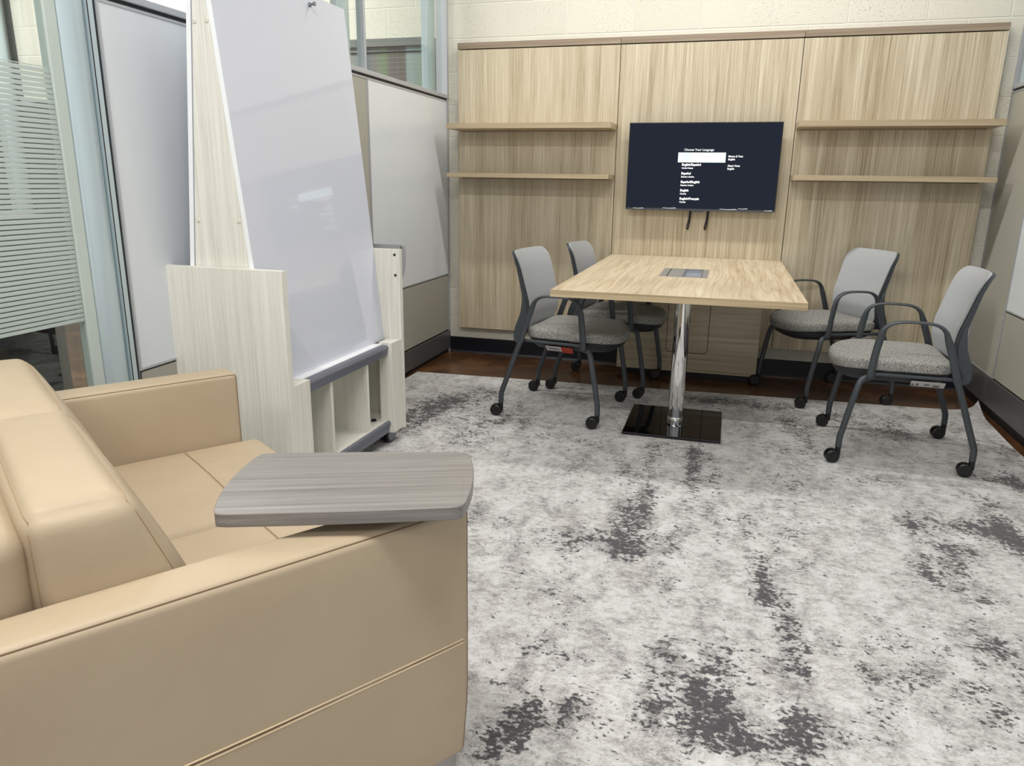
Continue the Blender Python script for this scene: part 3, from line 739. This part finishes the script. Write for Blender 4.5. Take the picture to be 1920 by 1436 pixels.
def make_chair(label, sticker='white'):
    t = thing('conference_chair', label, 'chair', (0, 0, 0), 0, 'grey chairs around the meeting table')
    so = seat_outline()
    cv = lambda x, y: -0.018*max(0, (x-0.16)/0.16)**2 + 0.006*(y/0.24)**2
    obj('seat', pad(so, [(0.016, 0.412), (0.004, 0.416), (0.0, 0.424), (0.0, 0.450), (0.003, 0.457), (0.010, 0.462), (0.028, 0.466), (0.08, 0.470), (0.20, 0.471)], curve=cv), M['seat'], t, True, ang=60)
    so2 = [(0.08+(p[0]-0.08)*0.965, p[1]*0.972) for p in so]
    obj('seat_shell', pad(so2, [(0.11, 0.352), (0.05, 0.362), (0.012, 0.388), (0.0, 0.4125)], curve=cv), M['chair_dark'], t, True)
    obj('backrest', back_sheet(0.452, 0.843, 0.212, 0.045, 0.010, 0.010, 0.0, 0.030, 0.90, 0.05), M['back'], t, True)
    bf = obj('back_frame', back_sheet(0.415, 0.839, 0.214, 0.04, 0.040, 0.014, 0.0115, 0.030, 0.90, 0.05), M['chair_metal'], t, True, label='dark rear shell of the back')
    for sy in (-1, 1):
        y = sy*0.262
        # side plate carrying the back down to the seat
        y0_, y1_ = sorted((sy*0.188, sy*0.207))
        P = smooth_path([(-0.168, 0, 0.62), (-0.155, 0, 0.545), (-0.166, 0, 0.465), (-0.188, 0, 0.41), (-0.175, 0, 0.385), (-0.206, 0, 0.380), (-0.224, 0, 0.402), (-0.218, 0, 0.46), (-0.192, 0, 0.53), (-0.182, 0, 0.60), (-0.184, 0, 0.63)], 3)
        obj('back_bracket', prism([(p.x, p.z) for p in P], 1, y0_, y1_, 0.003, 1), M['chair_metal'], t, True)
        obj('bracket_pin', tube([(-0.185, sy*0.195, 0.398), (-0.168, sy*0.262, 0.396)], 0.010, sides=10), M['chair_metal'], t, True)
        # arm: from the seat side up, over and down to the rear leg
        arm = [(0.168, y*0.985, 0.3920), (0.166, y, 0.4300), (0.160, y, 0.4967), (0.150, y, 0.5676), (0.138, y, 0.6073), (0.112, y, 0.6290), (0.070, y, 0.6390), (0.0, y, 0.6400), (-0.052, y, 0.6340), (-0.086, y, 0.6120), (-0.104, y, 0.5723), (-0.128, y, 0.5061), (-0.150, y, 0.4400), (-0.162, y, 0.4000)]
        P = smooth_path(arm, 5); n = len(P)
        wid = []; thk = []
        for p in P:
            f = max(0.0, min(1.0, (p.z-0.56)/0.08)); wid.append(0.009+0.009*f); thk.append(0.0155-0.0095*f)
        obj('armrest', tube(P, wid, thk, 14, (0, 0, 1) if False else (1, 0, 0)), M['chair_metal'], t, True, ang=60)
        rl = smooth_path([(-0.160, y, 0.405), (-0.178, y, 0.36), (-0.200, y, 0.30), (-0.232, y, 0.21), (-0.254, y, 0.150), (-0.264, y, 0.118), (-0.266, y, 0.072)], 5)
        l1 = obj('leg', tube(rl, 0.0135, None, 14, (0, 1, 0)), M['chair_metal'], t, True)
        add_caster(l1, -0.266, y)
        fl = smooth_path([(0.150, sy*0.225, 0.388), (0.196, sy*0.25, 0.378), (0.214, y, 0.33), (0.232, y, 0.24), (0.248, y, 0.150), (0.254, y, 0.115), (0.255, y, 0.072)], 5)
        l2 = obj('leg', tube(fl, 0.0135, None, 14, (0, 1, 0)), M['chair_metal'], t, True)
        add_caster(l2, 0.255, y)
        obj('side_rail', tube([(-0.165, sy*0.232, 0.404), (0.0, sy*0.234, 0.404), (0.172, sy*0.236, 0.404)], 0.006, 0.008, 10, (0, 0, 1)), M['chair_metal'], t, True)
    return t
def dup(root, label):
    r = root.copy(); COL.objects.link(r); r['label'] = label
    for ch in list(root.children):
        c = ch.copy(); COL.objects.link(c); c.parent = r
        for g in list(ch.children):
            d = g.copy(); COL.objects.link(d); d.parent = c
    return r
chairs = [(2.586, -1.318, 180-2.0, 'grey armchair on casters nearest the right wall, front right of the table'),
          (2.374, -0.395, 180+26.0, 'grey armchair turned towards the camera, at the back right of the table'),
          (1.012, -1.166, -7.5, 'grey armchair with a red sticker under the seat, front left of the table'),
          (1.154, -0.562, -5.0, 'grey armchair at the back left of the table, half hidden by the tabletop')]
c0 = make_chair(chairs[0][3])
CH = [c0] + [dup(c0, c[3]) for c in chairs[1:]]
def on_rug(x, y): return 0.011 if y < -0.62 else 0.0
for o, (x, y, a, lb) in zip(CH, chairs):
    ar = math.radians(a); cs_, sn_ = math.cos(ar), math.sin(ar)
    W4 = []
    for lx_, ly_ in ((-0.285, -0.262), (-0.285, 0.262), (0.237, -0.262), (0.237, 0.262)):
        wx, wy = x+cs_*lx_-sn_*ly_, y+sn_*lx_+cs_*ly_
        W4.append((lx_, ly_, 0.0102 if wy < -0.60+0.055*(wx-1.5)+0.01 else 0.0005))
    zc = sum(w[2] for w in W4)/4
    gx = (W4[2][2]+W4[3][2]-W4[0][2]-W4[1][2])/2/0.522; gy = (W4[1][2]+W4[3][2]-W4[0][2]-W4[2][2])/2/0.524
    o.location = (x, y, zc+0.024*gx); o.rotation_euler = (math.atan(gy), -math.atan(gx), ar)
    rz_ = 0.0 if abs(a) < 90 else math.pi
    for ch in o.children:
        for g in ch.children:
            if g.name.startswith('caster'):
                g.rotation_euler = (0, 0, rz_ - math.radians(a if abs(a) < 90 else a-180) + 0.18*math.sin(x*9+g.location.x*7+g.location.y*5))
def sticker(chair, sy, x0, x1, mat, name, label, w=1.0, prints=()):
    """label stuck on the sloping side of the seat shell"""
    ya, za, yb, zb = sy*0.236, 0.3925, sy*0.190, 0.3925-0.032*w
    def P(x, q, off=0.0): return (x, ya+(yb-ya)*q+sy*off, za+(zb-za)*q-off)
    bm = bmesh.new()
    V_ = [bm.verts.new(P(*p)) for p in ((x0, 0, 0.0045), (x1, 0, 0.0045), (x1-0.006, 1, 0.0045), (x0-0.006, 1, 0.0045))]
    V2 = [bm.verts.new(P(*p)) for p in ((x0, 0, 0.0037), (x1, 0, 0.0037), (x1-0.006, 1, 0.0037), (x0-0.006, 1, 0.0037))]
    bm.faces.new(V_); bm.faces.new(V2[::-1])
    for i in range(4): bm.faces.new([V_[i], V_[(i+1) % 4], V2[(i+1) % 4], V2[i]])
    o = obj(name, bm, mat, chair, label=label)
    if prints:
        bm = bmesh.new()
        for (p0, p1, q0, q1) in prints:
            bm.faces.new([bm.verts.new(P(*p)) for p in ((p0, q0, 0.0049), (p1, q0, 0.0049), (p1, q1, 0.0049), (p0, q1, 0.0049))])
        obj('sticker_print', bm, M['ink'], o)
    return o

# ------------------------------------------------------------------ rug
RUG = [(1.499,-2.439,0.032,0.175,1), (1.565,-2.399,0.022,0.221,0.9), (1.549,-2.65,0.044,0.064,1), (1.344,-2.665,0.052,0.057,0.7), (1.409,-2.611,0.038,0.05,0.6), (1.091,-2.569,0.039,0.046,0.45), (0.974,-2.567,0.024,0.076,0.4), (1.691,-2.893,0.023,0.065,0.8), (1.703,-3.183,0.026,0.05,0.9), (1.72,-3.316,0.027,0.052,0.7), (1.706,-3.449,0.04,0.053,0.8), (1.362,-3.307,0.025,0.028,0.7), (1.44,-3.477,0.02,0.047,0.9), (1.385,-3.547,0.025,0.029,0.9), (1.437,-3.546,0.02,0.021,0.8), (1.414,-3.611,0.029,0.048,0.9), (1.382,-3.654,0.023,0.046,0.9), (1.524,-3.482,0.025,0.046,0.8), (1.458,-3.297,0.02,0.032,0.7), (1.659,-3.3,0.02,0.04,0.7), (1.29,-2.408,0.033,0.121,0.4), (1.154,-2.675,0.091,0.085,0.3), (1.434,-1.894,0.067,0.136,0.4), (1.23,-1.933,0.038,0.165,0.35), (1.545,-1.885,0.02,0.221,0.5), (1.699,-1.835,0.02,0.254,0.7), (1.377,-3.124,0.049,0.115,0.25), (1.787,-3.409,0.02,0.13,0.7), (1.338,-3.442,0.032,0.021,0.6), (1.689,-2.606,0.044,0.098,0.4), (1.965,-2.714,0.021,0.087,1), (1.966,-2.845,0.02,0.039,0.8), (2.025,-2.876,0.022,0.063,0.8), (2.03,-2.988,0.03,0.045,0.75), (2.039,-3.089,0.026,0.052,0.9), (2.012,-3.168,0.039,0.024,0.7), (2.047,-3.189,0.027,0.028,0.6), (1.869,-3.235,0.022,0.032,0.7), (1.831,-3.201,0.02,0.067,0.5), (1.816,-3.401,0.03,0.055,1), (1.855,-3.411,0.03,0.046,0.8), (1.896,-3.457,0.029,0.036,1), (1.847,-3.499,0.029,0.027,0.9), (1.809,-3.339,0.021,0.033,0.7), (2.016,-3.34,0.026,0.04,1), (2.051,-3.388,0.02,0.026,0.9), (2.014,-3.428,0.029,0.029,0.9), (2.023,-3.486,0.023,0.041,1), (2.12,-3.403,0.02,0.037,0.9), (1.947,-3.483,0.024,0.021,0.8), (2.126,-3.032,0.02,0.049,0.7), (2.224,-2.981,0.027,0.02,0.7), (2.222,-3.033,0.023,0.021,0.5), (2.204,-3.15,0.02,0.048,0.8), (2.294,-3.166,0.02,0.047,0.7), (2.206,-3.312,0.02,0.075,0.7), (2.588,-2.13,0.081,0.074,0.9), (2.5,-2.177,0.024,0.041,0.8), (2.726,-2.142,0.04,0.052,0.9), (2.57,-2.328,0.045,0.046,0.9), (2.473,-2.498,0.028,0.083,0.9), (2.573,-2.474,0.039,0.05,0.9), (2.656,-2.349,0.044,0.054,0.7), (2.823,-2.093,0.032,0.132,0.8), (2.82,-2.233,0.038,0.079,0.7), (2.558,-2.603,0.074,0.038,0.8), (2.593,-2.687,0.033,0.021,0.7), (2.559,-2.919,0.029,0.047,0.5), (2.543,-2.83,0.02,0.044,0.5), (2.477,-3.183,0.031,0.037,0.5), (2.457,-3.124,0.02,0.024,0.6), (2.462,-3.249,0.02,0.02,0.8), (2.487,-1.759,0.055,0.053,0.7), (2.952,-1.584,0.075,0.058,0.6), (2.115,-1.854,0.073,0.13,0.4), (2.143,-2.03,0.043,0.191,0.4), (1.725,-1.8,0.02,0.259,0.7), (1.801,-1.906,0.02,0.157,0.5), (2.064,-2.369,0.039,0.055,0.5), (2.183,-2.332,0.02,0.037,0.5), (2.298,-2.414,0.022,0.02,0.6), (2.115,-2.681,0.041,0.089,0.3), (1.818,-2.337,0.032,0.078,0.4), (1.918,-2.306,0.024,0.058,0.5), (2.565,-2.985,0.034,0.067,0.45), (3.015,-1.636,0.027,0.07,0.8), (2.826,-1.833,0.035,0.076,0.6), (0.311,-1.497,0.07,0.246,0.7), (0.447,-1.214,0.089,0.106,0.6), (0.561,-0.982,0.093,0.092,0.7), (0.803,-1.283,0.086,0.118,0.4), (0.571,-1.642,0.106,0.129,0.4), (0.723,-0.741,0.097,0.062,0.6), (0.996,-0.951,0.061,0.089,0.5), (1.221,-1.675,0.101,0.076,0.5), (1.306,-1.214,0.042,0.145,0.5), (1.666,-0.759,0.123,0.068,0.8), (1.956,-0.761,0.151,0.066,0.8), (2.163,-1.024,0.084,0.098,0.6), (1.949,-1.186,0.055,0.091,0.5), (2.213,-1.349,0.039,0.169,0.5), (2.062,-1.475,0.05,0.062,0.5), (2.523,-0.996,0.111,0.148,0.5), (2.655,-1.082,0.067,0.131,0.6), (2.774,-0.725,0.088,0.087,0.4), (3.176,-0.64,0.044,0.09,0.6), (3.054,-1.151,0.077,0.089,0.5), (2.394,-0.802,0.073,0.064,0.5), (0.774,-1.485,0.163,0.053,0.4), (0.746,-1.83,0.125,0.075,0.35), (0.969,-1.596,0.078,0.082,0.3), (2.946,-0.856,0.042,0.061,0.4), (1.587,-1.631,0.149,0.059,0.4), (2.53,-1.396,0.075,0.063,0.4), (0.365,-1.328,0.058,0.322,0.3)]

def make_rug():
    bm = bmesh.new(); lay = bm.verts.layers.float.new('blot')
    X0, X1, Y0, Y1 = -0.06, 3.16, -5.30, -0.60; NX, NY = 108, 156
    G = {}
    for i in range(NX+1):
        for j in range(NY+1):
            u, v = i/NX, j/NY
            x = X0+(X1-X0)*u; y = Y0+(Y1-Y0)*v
            y += (0.055*(x-1.5))*v                       # back edge runs slightly askew
            x += 0.006*math.sin(y*7.0)*(1 if u in (0, 1) else 0)
            z = 0.0095
            # lifted corner by the right wall
            cx_, cy_ = X1-x, (Y1+0.055*(X1-1.5))-y
            k = max(0.0, 1-(cx_+cy_)/0.16)
            z += 0.035*k*k; x += 0.03*k; y += 0.09*k*(1-min(1, cx_/0.05)) if k > 0 else 0
            # low ripple along the right border
            z += 0.010*max(0, 1-(X1-x)/0.12)*max(0, math.sin((y+0.6)*3.2))**2
            vt = bm.verts.new((x, y, z)); d = 0.0
            for (a, b, rx, ry, w) in RUG:
                q = ((x-a)/rx)**2+((y-b)/ry)**2
                if q < 12: d += w*math.exp(-0.42*q)
            vt[lay] = min(1.2, d); G[i, j] = vt
    top = [bm.faces.new([G[i, j], G[i+1, j], G[i+1, j+1], G[i, j+1]]) for i in range(NX) for j in range(NY)]
    r = bmesh.ops.extrude_face_region(bm, geom=top)
    for e in r['geom']:
        if isinstance(e, bmesh.types.BMVert): e.co.z -= 0.009
    o = obj('area_rug', bm, M['rug'], None, True, ang=50)
    tag(o, 'large white and grey distressed area rug under the table, chairs and sofa', 'rug')
    return o
make_rug()

# ------------------------------------------------------------------ mobile whiteboard cart
CA = thing('whiteboard_cart', 'pale ash A-frame whiteboard on a wheeled storage base, left of the table', 'whiteboard', (0.1258, -2.3174, 0.0), -0.0167)
HL, HW, ZP, ZB = 0.4616, 0.254, 0.892, 0.491
ZF = 0.062
def hx(z): return 0.1301-0.0992*(z-0.88)
obj('end_panel', box(-HW, HW, -HL, -HL+0.028, ZF, ZP, 0.001), M['ash'], CA)
fp = obj('end_panel', box(-HW, HW, HL-0.028, HL, ZF, ZP, 0.001), M['ash'], CA)
for sx in (-1, 1):
    for y0, y1 in ((-HL+0.0285, -HL+0.130), (HL-0.130, HL-0.0285)):
        obj('corner_post', box(min(sx*0.19, sx*HW), max(sx*0.19, sx*HW), y0, y1, ZF+0.01, ZB, 0.001), M['ash_y'], CA)
ya, yb = -HL+0.130, HL-0.130
obj('base_floor', box(-0.225, 0.225, ya-0.09, yb+0.09, 0.112, 0.130), M['ash_y'], CA)
obj('centre_back', box(-0.008, 0.008, ya-0.09, yb+0.09, 0.130, 0.455), M['ash_y'], CA)
obj('base_top', box(-0.19, 0.19, ya-0.09, yb+0.09, 0.455, 0.474), M['ash_y'], CA)
for sx in (-1, 1):
    for y in (-0.134, 0.160):
        obj('divider', box(min(sx*0.008, sx*0.222), max(sx*0.008, sx*0.222), y-0.009, y+0.009, 0.130, 0.455), M['ash'], CA)
    a, b = sx*0.17, sx*0.236
    obj('marker_tray', prism([(sx*0.150, 0.474), (sx*0.150, 0.480), (sx*0.205, 0.480), (sx*0.232, 0.480), (sx*0.240, 0.470), (sx*0.236, 0.462), (sx*0.232, 0.434), (sx*0.226, 0.430), (sx*0.226, 0.462), (sx*0.20, 0.474)], 1, ya+0.001, yb-0.001), [M['alu_dark']], CA, label='grey metal tray below the board')
    obj('tray_insert', box(min(sx*0.150, sx*0.208), max(sx*0.150, sx*0.208), ya+0.002, yb-0.002, 0.4802, 0.4835), M['white_edge'], CA)
    obj('bottom_rail', prism([(sx*0.20, 0.111), (sx*0.226, 0.128), (sx*0.238, 0.124), (sx*0.240, 0.112), (sx*0.232, 0.106), (sx*0.230, 0.074), (sx*0.222, 0.070), (sx*0.20, 0.100)], 1, ya+0.001, yb-0.001), M['alu_dark'], CA)
    zt, zb_, th_ = 1.868, 0.484, 0.017
    bm = bmesh.new(); add_prism(bm, [(sx*hx(zb_), zb_), (sx*hx(zt), zt), (sx*(hx(zt)-th_), zt), (sx*(hx(zb_)-th_), zb_)], 1, -HL+0.0285, HL-0.0285)
    for f in bm.faces:
        pass
    b = obj('whiteboard', bm, [M['wb_cart'], M['white_edge']], CA)
    for p in b.data.polygons:
        if abs(p.normal.y) > 0.7 or abs(p.normal.z) > 0.7: p.material_index = 1
for sy in (-1, 1):
    zt, zb_ = 1.86, 0.484; th_ = 0.0195
    y0, y1 = sorted((sy*(HL-0.032), sy*(HL-0.050)))
    ep = obj('gable', prism([(-(hx(zb_)-th_), zb_), (hx(zb_)-th_, zb_), (hx(zt)-th_, zt), (-(hx(zt)-th_), zt)], 1, y0, y1), M['ash'], CA, label='tapered wood infill between the two boards')
    for x, z in ((-0.023, 1.664), (0.022, 1.665), (-0.081, 1.046), (0.081, 1.047)):
        q = -1 if sy < 0 else 1
        obj('screw_cap', lathe([(0.0, q*0.0025), (0.006, q*0.0025), (0.0078, q*0.0012), (0.0078, 0.0), (0.0, 0.0)], (x, sy*(HL-0.032), z), 'y', 20), M['cap'], ep, True)
# grab handle bulging from the far end panel
def handle(sy):
    bm = bmesh.new(); N = 28; Y = sy*HL; G = []
    rows = [(0.764, 0.04), (0.772, 0.35), (0.788, 0.68), (0.812, 0.92), (0.842, 1.0), (0.880, 0.98), (0.905, 0.92)]
    def ring(fac, thick):
        out = []
        for k in range(N+1):
            a = math.pi*k/N; c, s_ = math.cos(a), max(0.0, math.sin(a))
            out.append(((0.254-thick)*(abs(c)**0.30)*(1 if c >= 0 else -1), Y+sy*max(0.0002, (0.078*fac-thick)*(s_**0.42))))
        return out
    outer = [[bm.verts.new((x, y, z)) for x, y in ring(f, 0.0)] for z, f in rows]
    inner = [[bm.verts.new((x, y, z)) for x, y in ring(f, 0.006)] for z, f in rows]
    for L_ in (outer, inner):
        for A, B in zip(L_[:-1], L_[1:]):
            for k in range(N): bm.faces.new([A[k], A[k+1], B[k+1], B[k]])
    for i in (0, -1):
        for k in range(N): bm.faces.new([outer[i][k], outer[i][k+1], inner[i][k+1], inner[i][k]])
    obj('grab_handle', bm, M['alu'], CA, True, label='curved metal grab handle')
handle(1)
for x, z in ((0.231, 0.868), (0.233, 0.778), (-0.231, 0.868), (-0.233, 0.778)):
    obj('handle_screw', lathe([(0.0, -0.003), (0.005, -0.003), (0.0065, -0.001), (0.0065, 0.0), (0.0, 0.0)], (x, HL-0.028, z), 'y', 16), M['screw'], fp, True)
bm = bmesh.new(); add_lathe(bm, [(0.0, 0.0), (0.013, 0.0), (0.012, 0.006), (0.006, 0.010), (0.0, 0.010)], (0.17, 0.30, 0.130), 'z', 20)
obj('floor_plug', bm, M['black'], CA, True, label='round black plug on the cubby floor')
for x, y in ((0.20, 0.375), (0.20, -0.375), (-0.20, 0.375), (-0.20, -0.375)):
    bm = bmesh.new(); R = 0.044
    for s0, s1 in ((-0.022, -0.004), (0.004, 0.022)):
        add_lathe(bm, [(0.0, s0), (R-0.003, s0), (R, s0+0.003), (R, s1-0.003), (R-0.003, s1), (0.0, s1)], (x, y, R+0.011), 'x', 28)
    add_box(bm, x-0.003, x+0.003, y-0.03, y+0.015, R+0.012, 0.100); add_tube(bm, [(x, y-0.012, 0.080), (x, y-0.012, 0.112)], 0.012)
    cs = obj('caster', bm, M['caster'], CA, True)
    bm = bmesh.new(); add_lathe(bm, [(0.0, 0.0), (R-0.008, 0.0), (R-0.010, 0.003), (0.0, 0.004)] , (x+0.022, y, R+0.011), 'x', 28)
    obj('wheel_cover', bm, M['caster_grey'], cs, True)
# magnetic pin on the board
pn = None
bm = bmesh.new()
add_lathe(bm, [(0.0, 0.0), (0.0085, 0.0), (0.0085, 0.003), (0.0045, 0.008), (0.0042, 0.014), (0.007, 0.019), (0.0082, 0.022), (0.0078, 0.025), (0.0, 0.0255)], (0, 0, 0), 'x', 20)
pn = obj('magnetic_pin', bm, plain('silver_pin', (140, 146, 150), 0.25, 0.8), None, True)
th = 0.0167; lx, ly, lz = hx(1.829)+0.0004, 0.159, 1.829
pn.location = (0.1258+math.cos(th)*lx+math.sin(th)*ly, -2.3174-math.sin(th)*lx+math.cos(th)*ly, lz)
pn.rotation_euler = (0, -math.atan(0.0992), -th)
tag(pn, 'small silver push-pin magnet near the top of the tall whiteboard', 'magnet')

# ------------------------------------------------------------------ sofa
SO = thing('loveseat_sofa', 'beige leather two-seat sofa with a swivel writing tablet, in the foreground', 'sofa', (1.37, -3.765, 0.0), math.radians(55.1))
L = M['leather']
# local axes: x = facing direction, y = across the seat, away from the camera
def seam(pts, r=0.0022, mat='piping', parent=SO, name='seam'):
    return obj(name, tube(pts, r, None, 6), M[mat], parent, True)
def arm(y0, y1, nm, sides):
    c = ((0.0-0.83)/2, (y0+y1)/2, (0.095+0.622)/2); h = (0.83/2, (y1-y0)/2, (0.622-0.095)/2)
    def warp(p, u):
        q = Vector(p)
        if u[2] < -0.5 and u[0] > 0.0: q.x -= 0.012*((-u[2]-0.5)/0.5)*u[0]
        return q
    o = obj(nm, softbox(c, h, 0.016, (0.0, 0.006, 0.004), 10, 4, warp), L, SO, True, ang=60)
    for sd in sides:
        top = sb_edge(h, {1: sd, 2: 1}, 0); front = sb_edge(h, {0: 1, 1: sd}, 2, 0.0)
        seam(top+front[::-1][1:], 0.0013, 'piping', o, 'edge_seam')
    return o
a1 = arm(0.0, 0.096, 'armrest', (-1, 1)); a2 = arm(1.188, 1.284, 'armrest', (-1, 1))
# twin-needle stitched seam on the outside of the near arm
for dz in (-0.004, 0.004):
    seam([(-0.80, -0.0052, 0.351+dz), (-0.4, -0.0062, 0.351+dz), (-0.10, -0.0030, 0.351+dz), (-0.018, -0.0004, 0.351+dz)], 0.0015, 'thread', a1, 'stitched_seam')
seam([(-0.80, -0.0050, 0.351), (-0.4, -0.0058, 0.351), (-0.10, -0.0026, 0.351), (-0.018, 0.0, 0.351)], 0.0013, 'piping', a1, 'stitched_seam')
obj('seat_base', box(-0.80, 0.0, 0.097, 1.187, 0.11, 0.27, 0.01), L, SO)
obj('front_rail', softbox((0.004, 0.642, 0.185), (0.02, 0.544, 0.085), 0.012), L, SO, True)
for y0, y1 in ((0.098, 0.641), (0.643, 1.186)):
    c = (-0.285, (y0+y1)/2, 0.340); h = (0.335, (y1-y0)/2, 0.073)
    so_ = obj('seat_cushion', softbox(c, h, 0.028, (0.006, 0.0, 0.013), 10, 4), L, SO, True, ang=60)
    zz = [0.4205, 0.4255, 0.4272, 0.4255, 0.4205]
    seam(smooth_path([(-0.182, y0+(y1-y0)*t_, z_) for t_, z_ in zip((0.06, 0.27, 0.5, 0.73, 0.94), zz)], 4), 0.0012, 'soft_seam', so_, 'cross_seam')
bk = obj('back_frame', softbox((-0.742, 0.642, 0.413), (0.085, 0.5445, 0.318), 0.040, (0.008, 0.0, 0.004), 10, 4), L, SO, True, ang=60)
for y0, y1 in ((0.099, 0.640), (0.644, 1.184)):
    cy_ = (y0+y1)/2; hy = (y1-y0)/2
    zb_, zt_ = 0.424, 0.748
    def warp(p, u, zb_=zb_, zt_=zt_):
        s = (p[2]+0.162)/0.324
        xf = -0.395+(-0.525+0.395)*s; xr = -0.660
        m = (xf+xr)/2; hxx = (xf-xr)/2
        x = m+p[0]/0.1*hxx
        # soft crown of the top and a fuller front
        z = p[2]
        x -= 0.0
        return Vector((x+0.527, p[1]*(1-0.03*max(0, u[2])**2), z))
    cs = obj('back_cushion', softbox((-0.527, cy_, (zb_+zt_)/2), (0.1, hy, (zt_-zb_)/2), 0.034, (0.016, 0.012, 0.010), 12, 4, warp), L, SO, True, ang=70)
    hh = (0.1, hy, (zt_-zb_)/2)
    for fx in (1, -1):
        e1_ = sb_edge(hh, {0: fx, 1: -1}, 2, 0.02); e2_ = sb_edge(hh, {0: fx, 2: 1}, 1); e3_ = sb_edge(hh, {0: fx, 1: 1}, 2, 0.02)
        seam(e1_[:-1]+e2_+e3_[::-1][1:], 0.0012, 'soft_seam', cs, 'edge_seam')
for x, y in ((-0.05, 0.048), (-0.05, 1.236), (-0.78, 0.048), (-0.78, 1.236)):
    bm = bmesh.new(); add_box(bm, x-0.028, x+0.028, y-0.028, y+0.028, 0.0105, 0.098, 0.003)
    obj('foot', bm, M['steel'], SO)
# writing tablet
TP = []
P4 = [(-0.407, 0.136), (-0.074, -0.081), (0.082, 0.120), (-0.243, 0.357)]   # near-left, near-right, far-right, far-left
def arc(p, q, b, n=10):
    p, q = Vector(p), Vector(q); d = q-p; nn = Vector((d.y, -d.x)).normalized()
    return [p+d*(k/n)+nn*(b*4*(k/n)*(1-k/n)) for k in range(n+1)]
e1 = arc(P4[0], P4[1], 0.004); e2 = arc(P4[1], P4[2], 0.014); e3 = arc(P4[2], P4[3], 0.004); e4 = arc(P4[3], P4[0], 0.018)
raw = e1[:-1]+e2[:-1]+e3[:-1]+e4[:-1]
# round the corners by one Chaikin-like pass around them
def rnd(raw, n=2):
    for _ in range(n):
        out = []
        for i, p in enumerate(raw):
            a, b = raw[i-1], raw[(i+1) % len(raw)]
            ang = (p-a).angle(b-p) if (p-a).length > 1e-6 and (b-p).length > 1e-6 else 0
            if ang > 0.25:
                la, lb = min(0.007, (p-a).length*0.45), min(0.007, (b-p).length*0.45)
                out += [p+(a-p).normalized()*la, p+(b-p).normalized()*lb]
            else: out.append(p)
        raw = out
    return raw
raw = rnd(raw, 3)
tt = thing('tablet_pivot'); tt.parent = SO
cxt = sum(p.x for p in raw)/len(raw); cyt = sum(p.y for p in raw)/len(raw)
tt.location = (cxt, cyt, 0); tang = math.atan2(P4[1][1]-P4[0][1], P4[1][0]-P4[0][0]); tt.rotation_euler = (0, 0, tang)
ca_, sa_ = math.cos(-tang), math.sin(-tang)
loc2 = [((p.x-cxt)*ca_-(p.y-cyt)*sa_, (p.x-cxt)*sa_+(p.y-cyt)*ca_) for p in raw]
bpy.data.objects.remove(tt, do_unlink=True)
tab = obj('writing_tablet', prism(loc2, 2, 0.647, 0.6705, 0.0012, 1), laminate('grey_walnut_tablet', [(106, 102, 98), (121, 117, 113), (132, 128, 124), (147, 143, 139)], 'y', 'x', fine=130, band=30, rough=0.30, seed=2, wave=0.0), SO, label='grey wood-grain writing tablet')
tab.location = (cxt, cyt, 0); tab.rotation_euler = (0, 0, tang)
bm = bmesh.new(); add_lathe(bm, [(0.0, 0.618), (0.035, 0.618), (0.035, 0.646), (0.0, 0.646)], (-0.10, 0.052, 0.0), 'z', 28)
obj('tablet_swivel', bm, M['black'], SO, True)

# ------------------------------------------------------------------ stickers under the chair seats
sticker(CH[0], 1, -0.125, 0.005, M['paper'], 'sticker', 'white printed sticker', prints=((-0.11, -0.085, 0.5, 0.9), (-0.07, -0.05, 0.4, 0.7), (-0.03, -0.018, 0.4, 0.8), (-0.012, -0.002, 0.5, 0.9)))
sticker(CH[1], 1, -0.110, 0.010, M['paper'], 'sticker', 'white printed sticker', prints=((-0.10, -0.075, 0.4, 0.9), (-0.05, -0.02, 0.3, 0.6)))
sticker(CH[2], -1, -0.035, 0.045, M['paper'], 'sticker', 'white printed sticker', prints=((-0.026, 0.03, 0.2, 0.3), (-0.026, 0.034, 0.4, 0.5), (-0.026, 0.034, 0.6, 0.7)))
sticker(CH[2], -1, 0.046, 0.105, M['red'], 'sticker', 'red sticker', w=1.15)
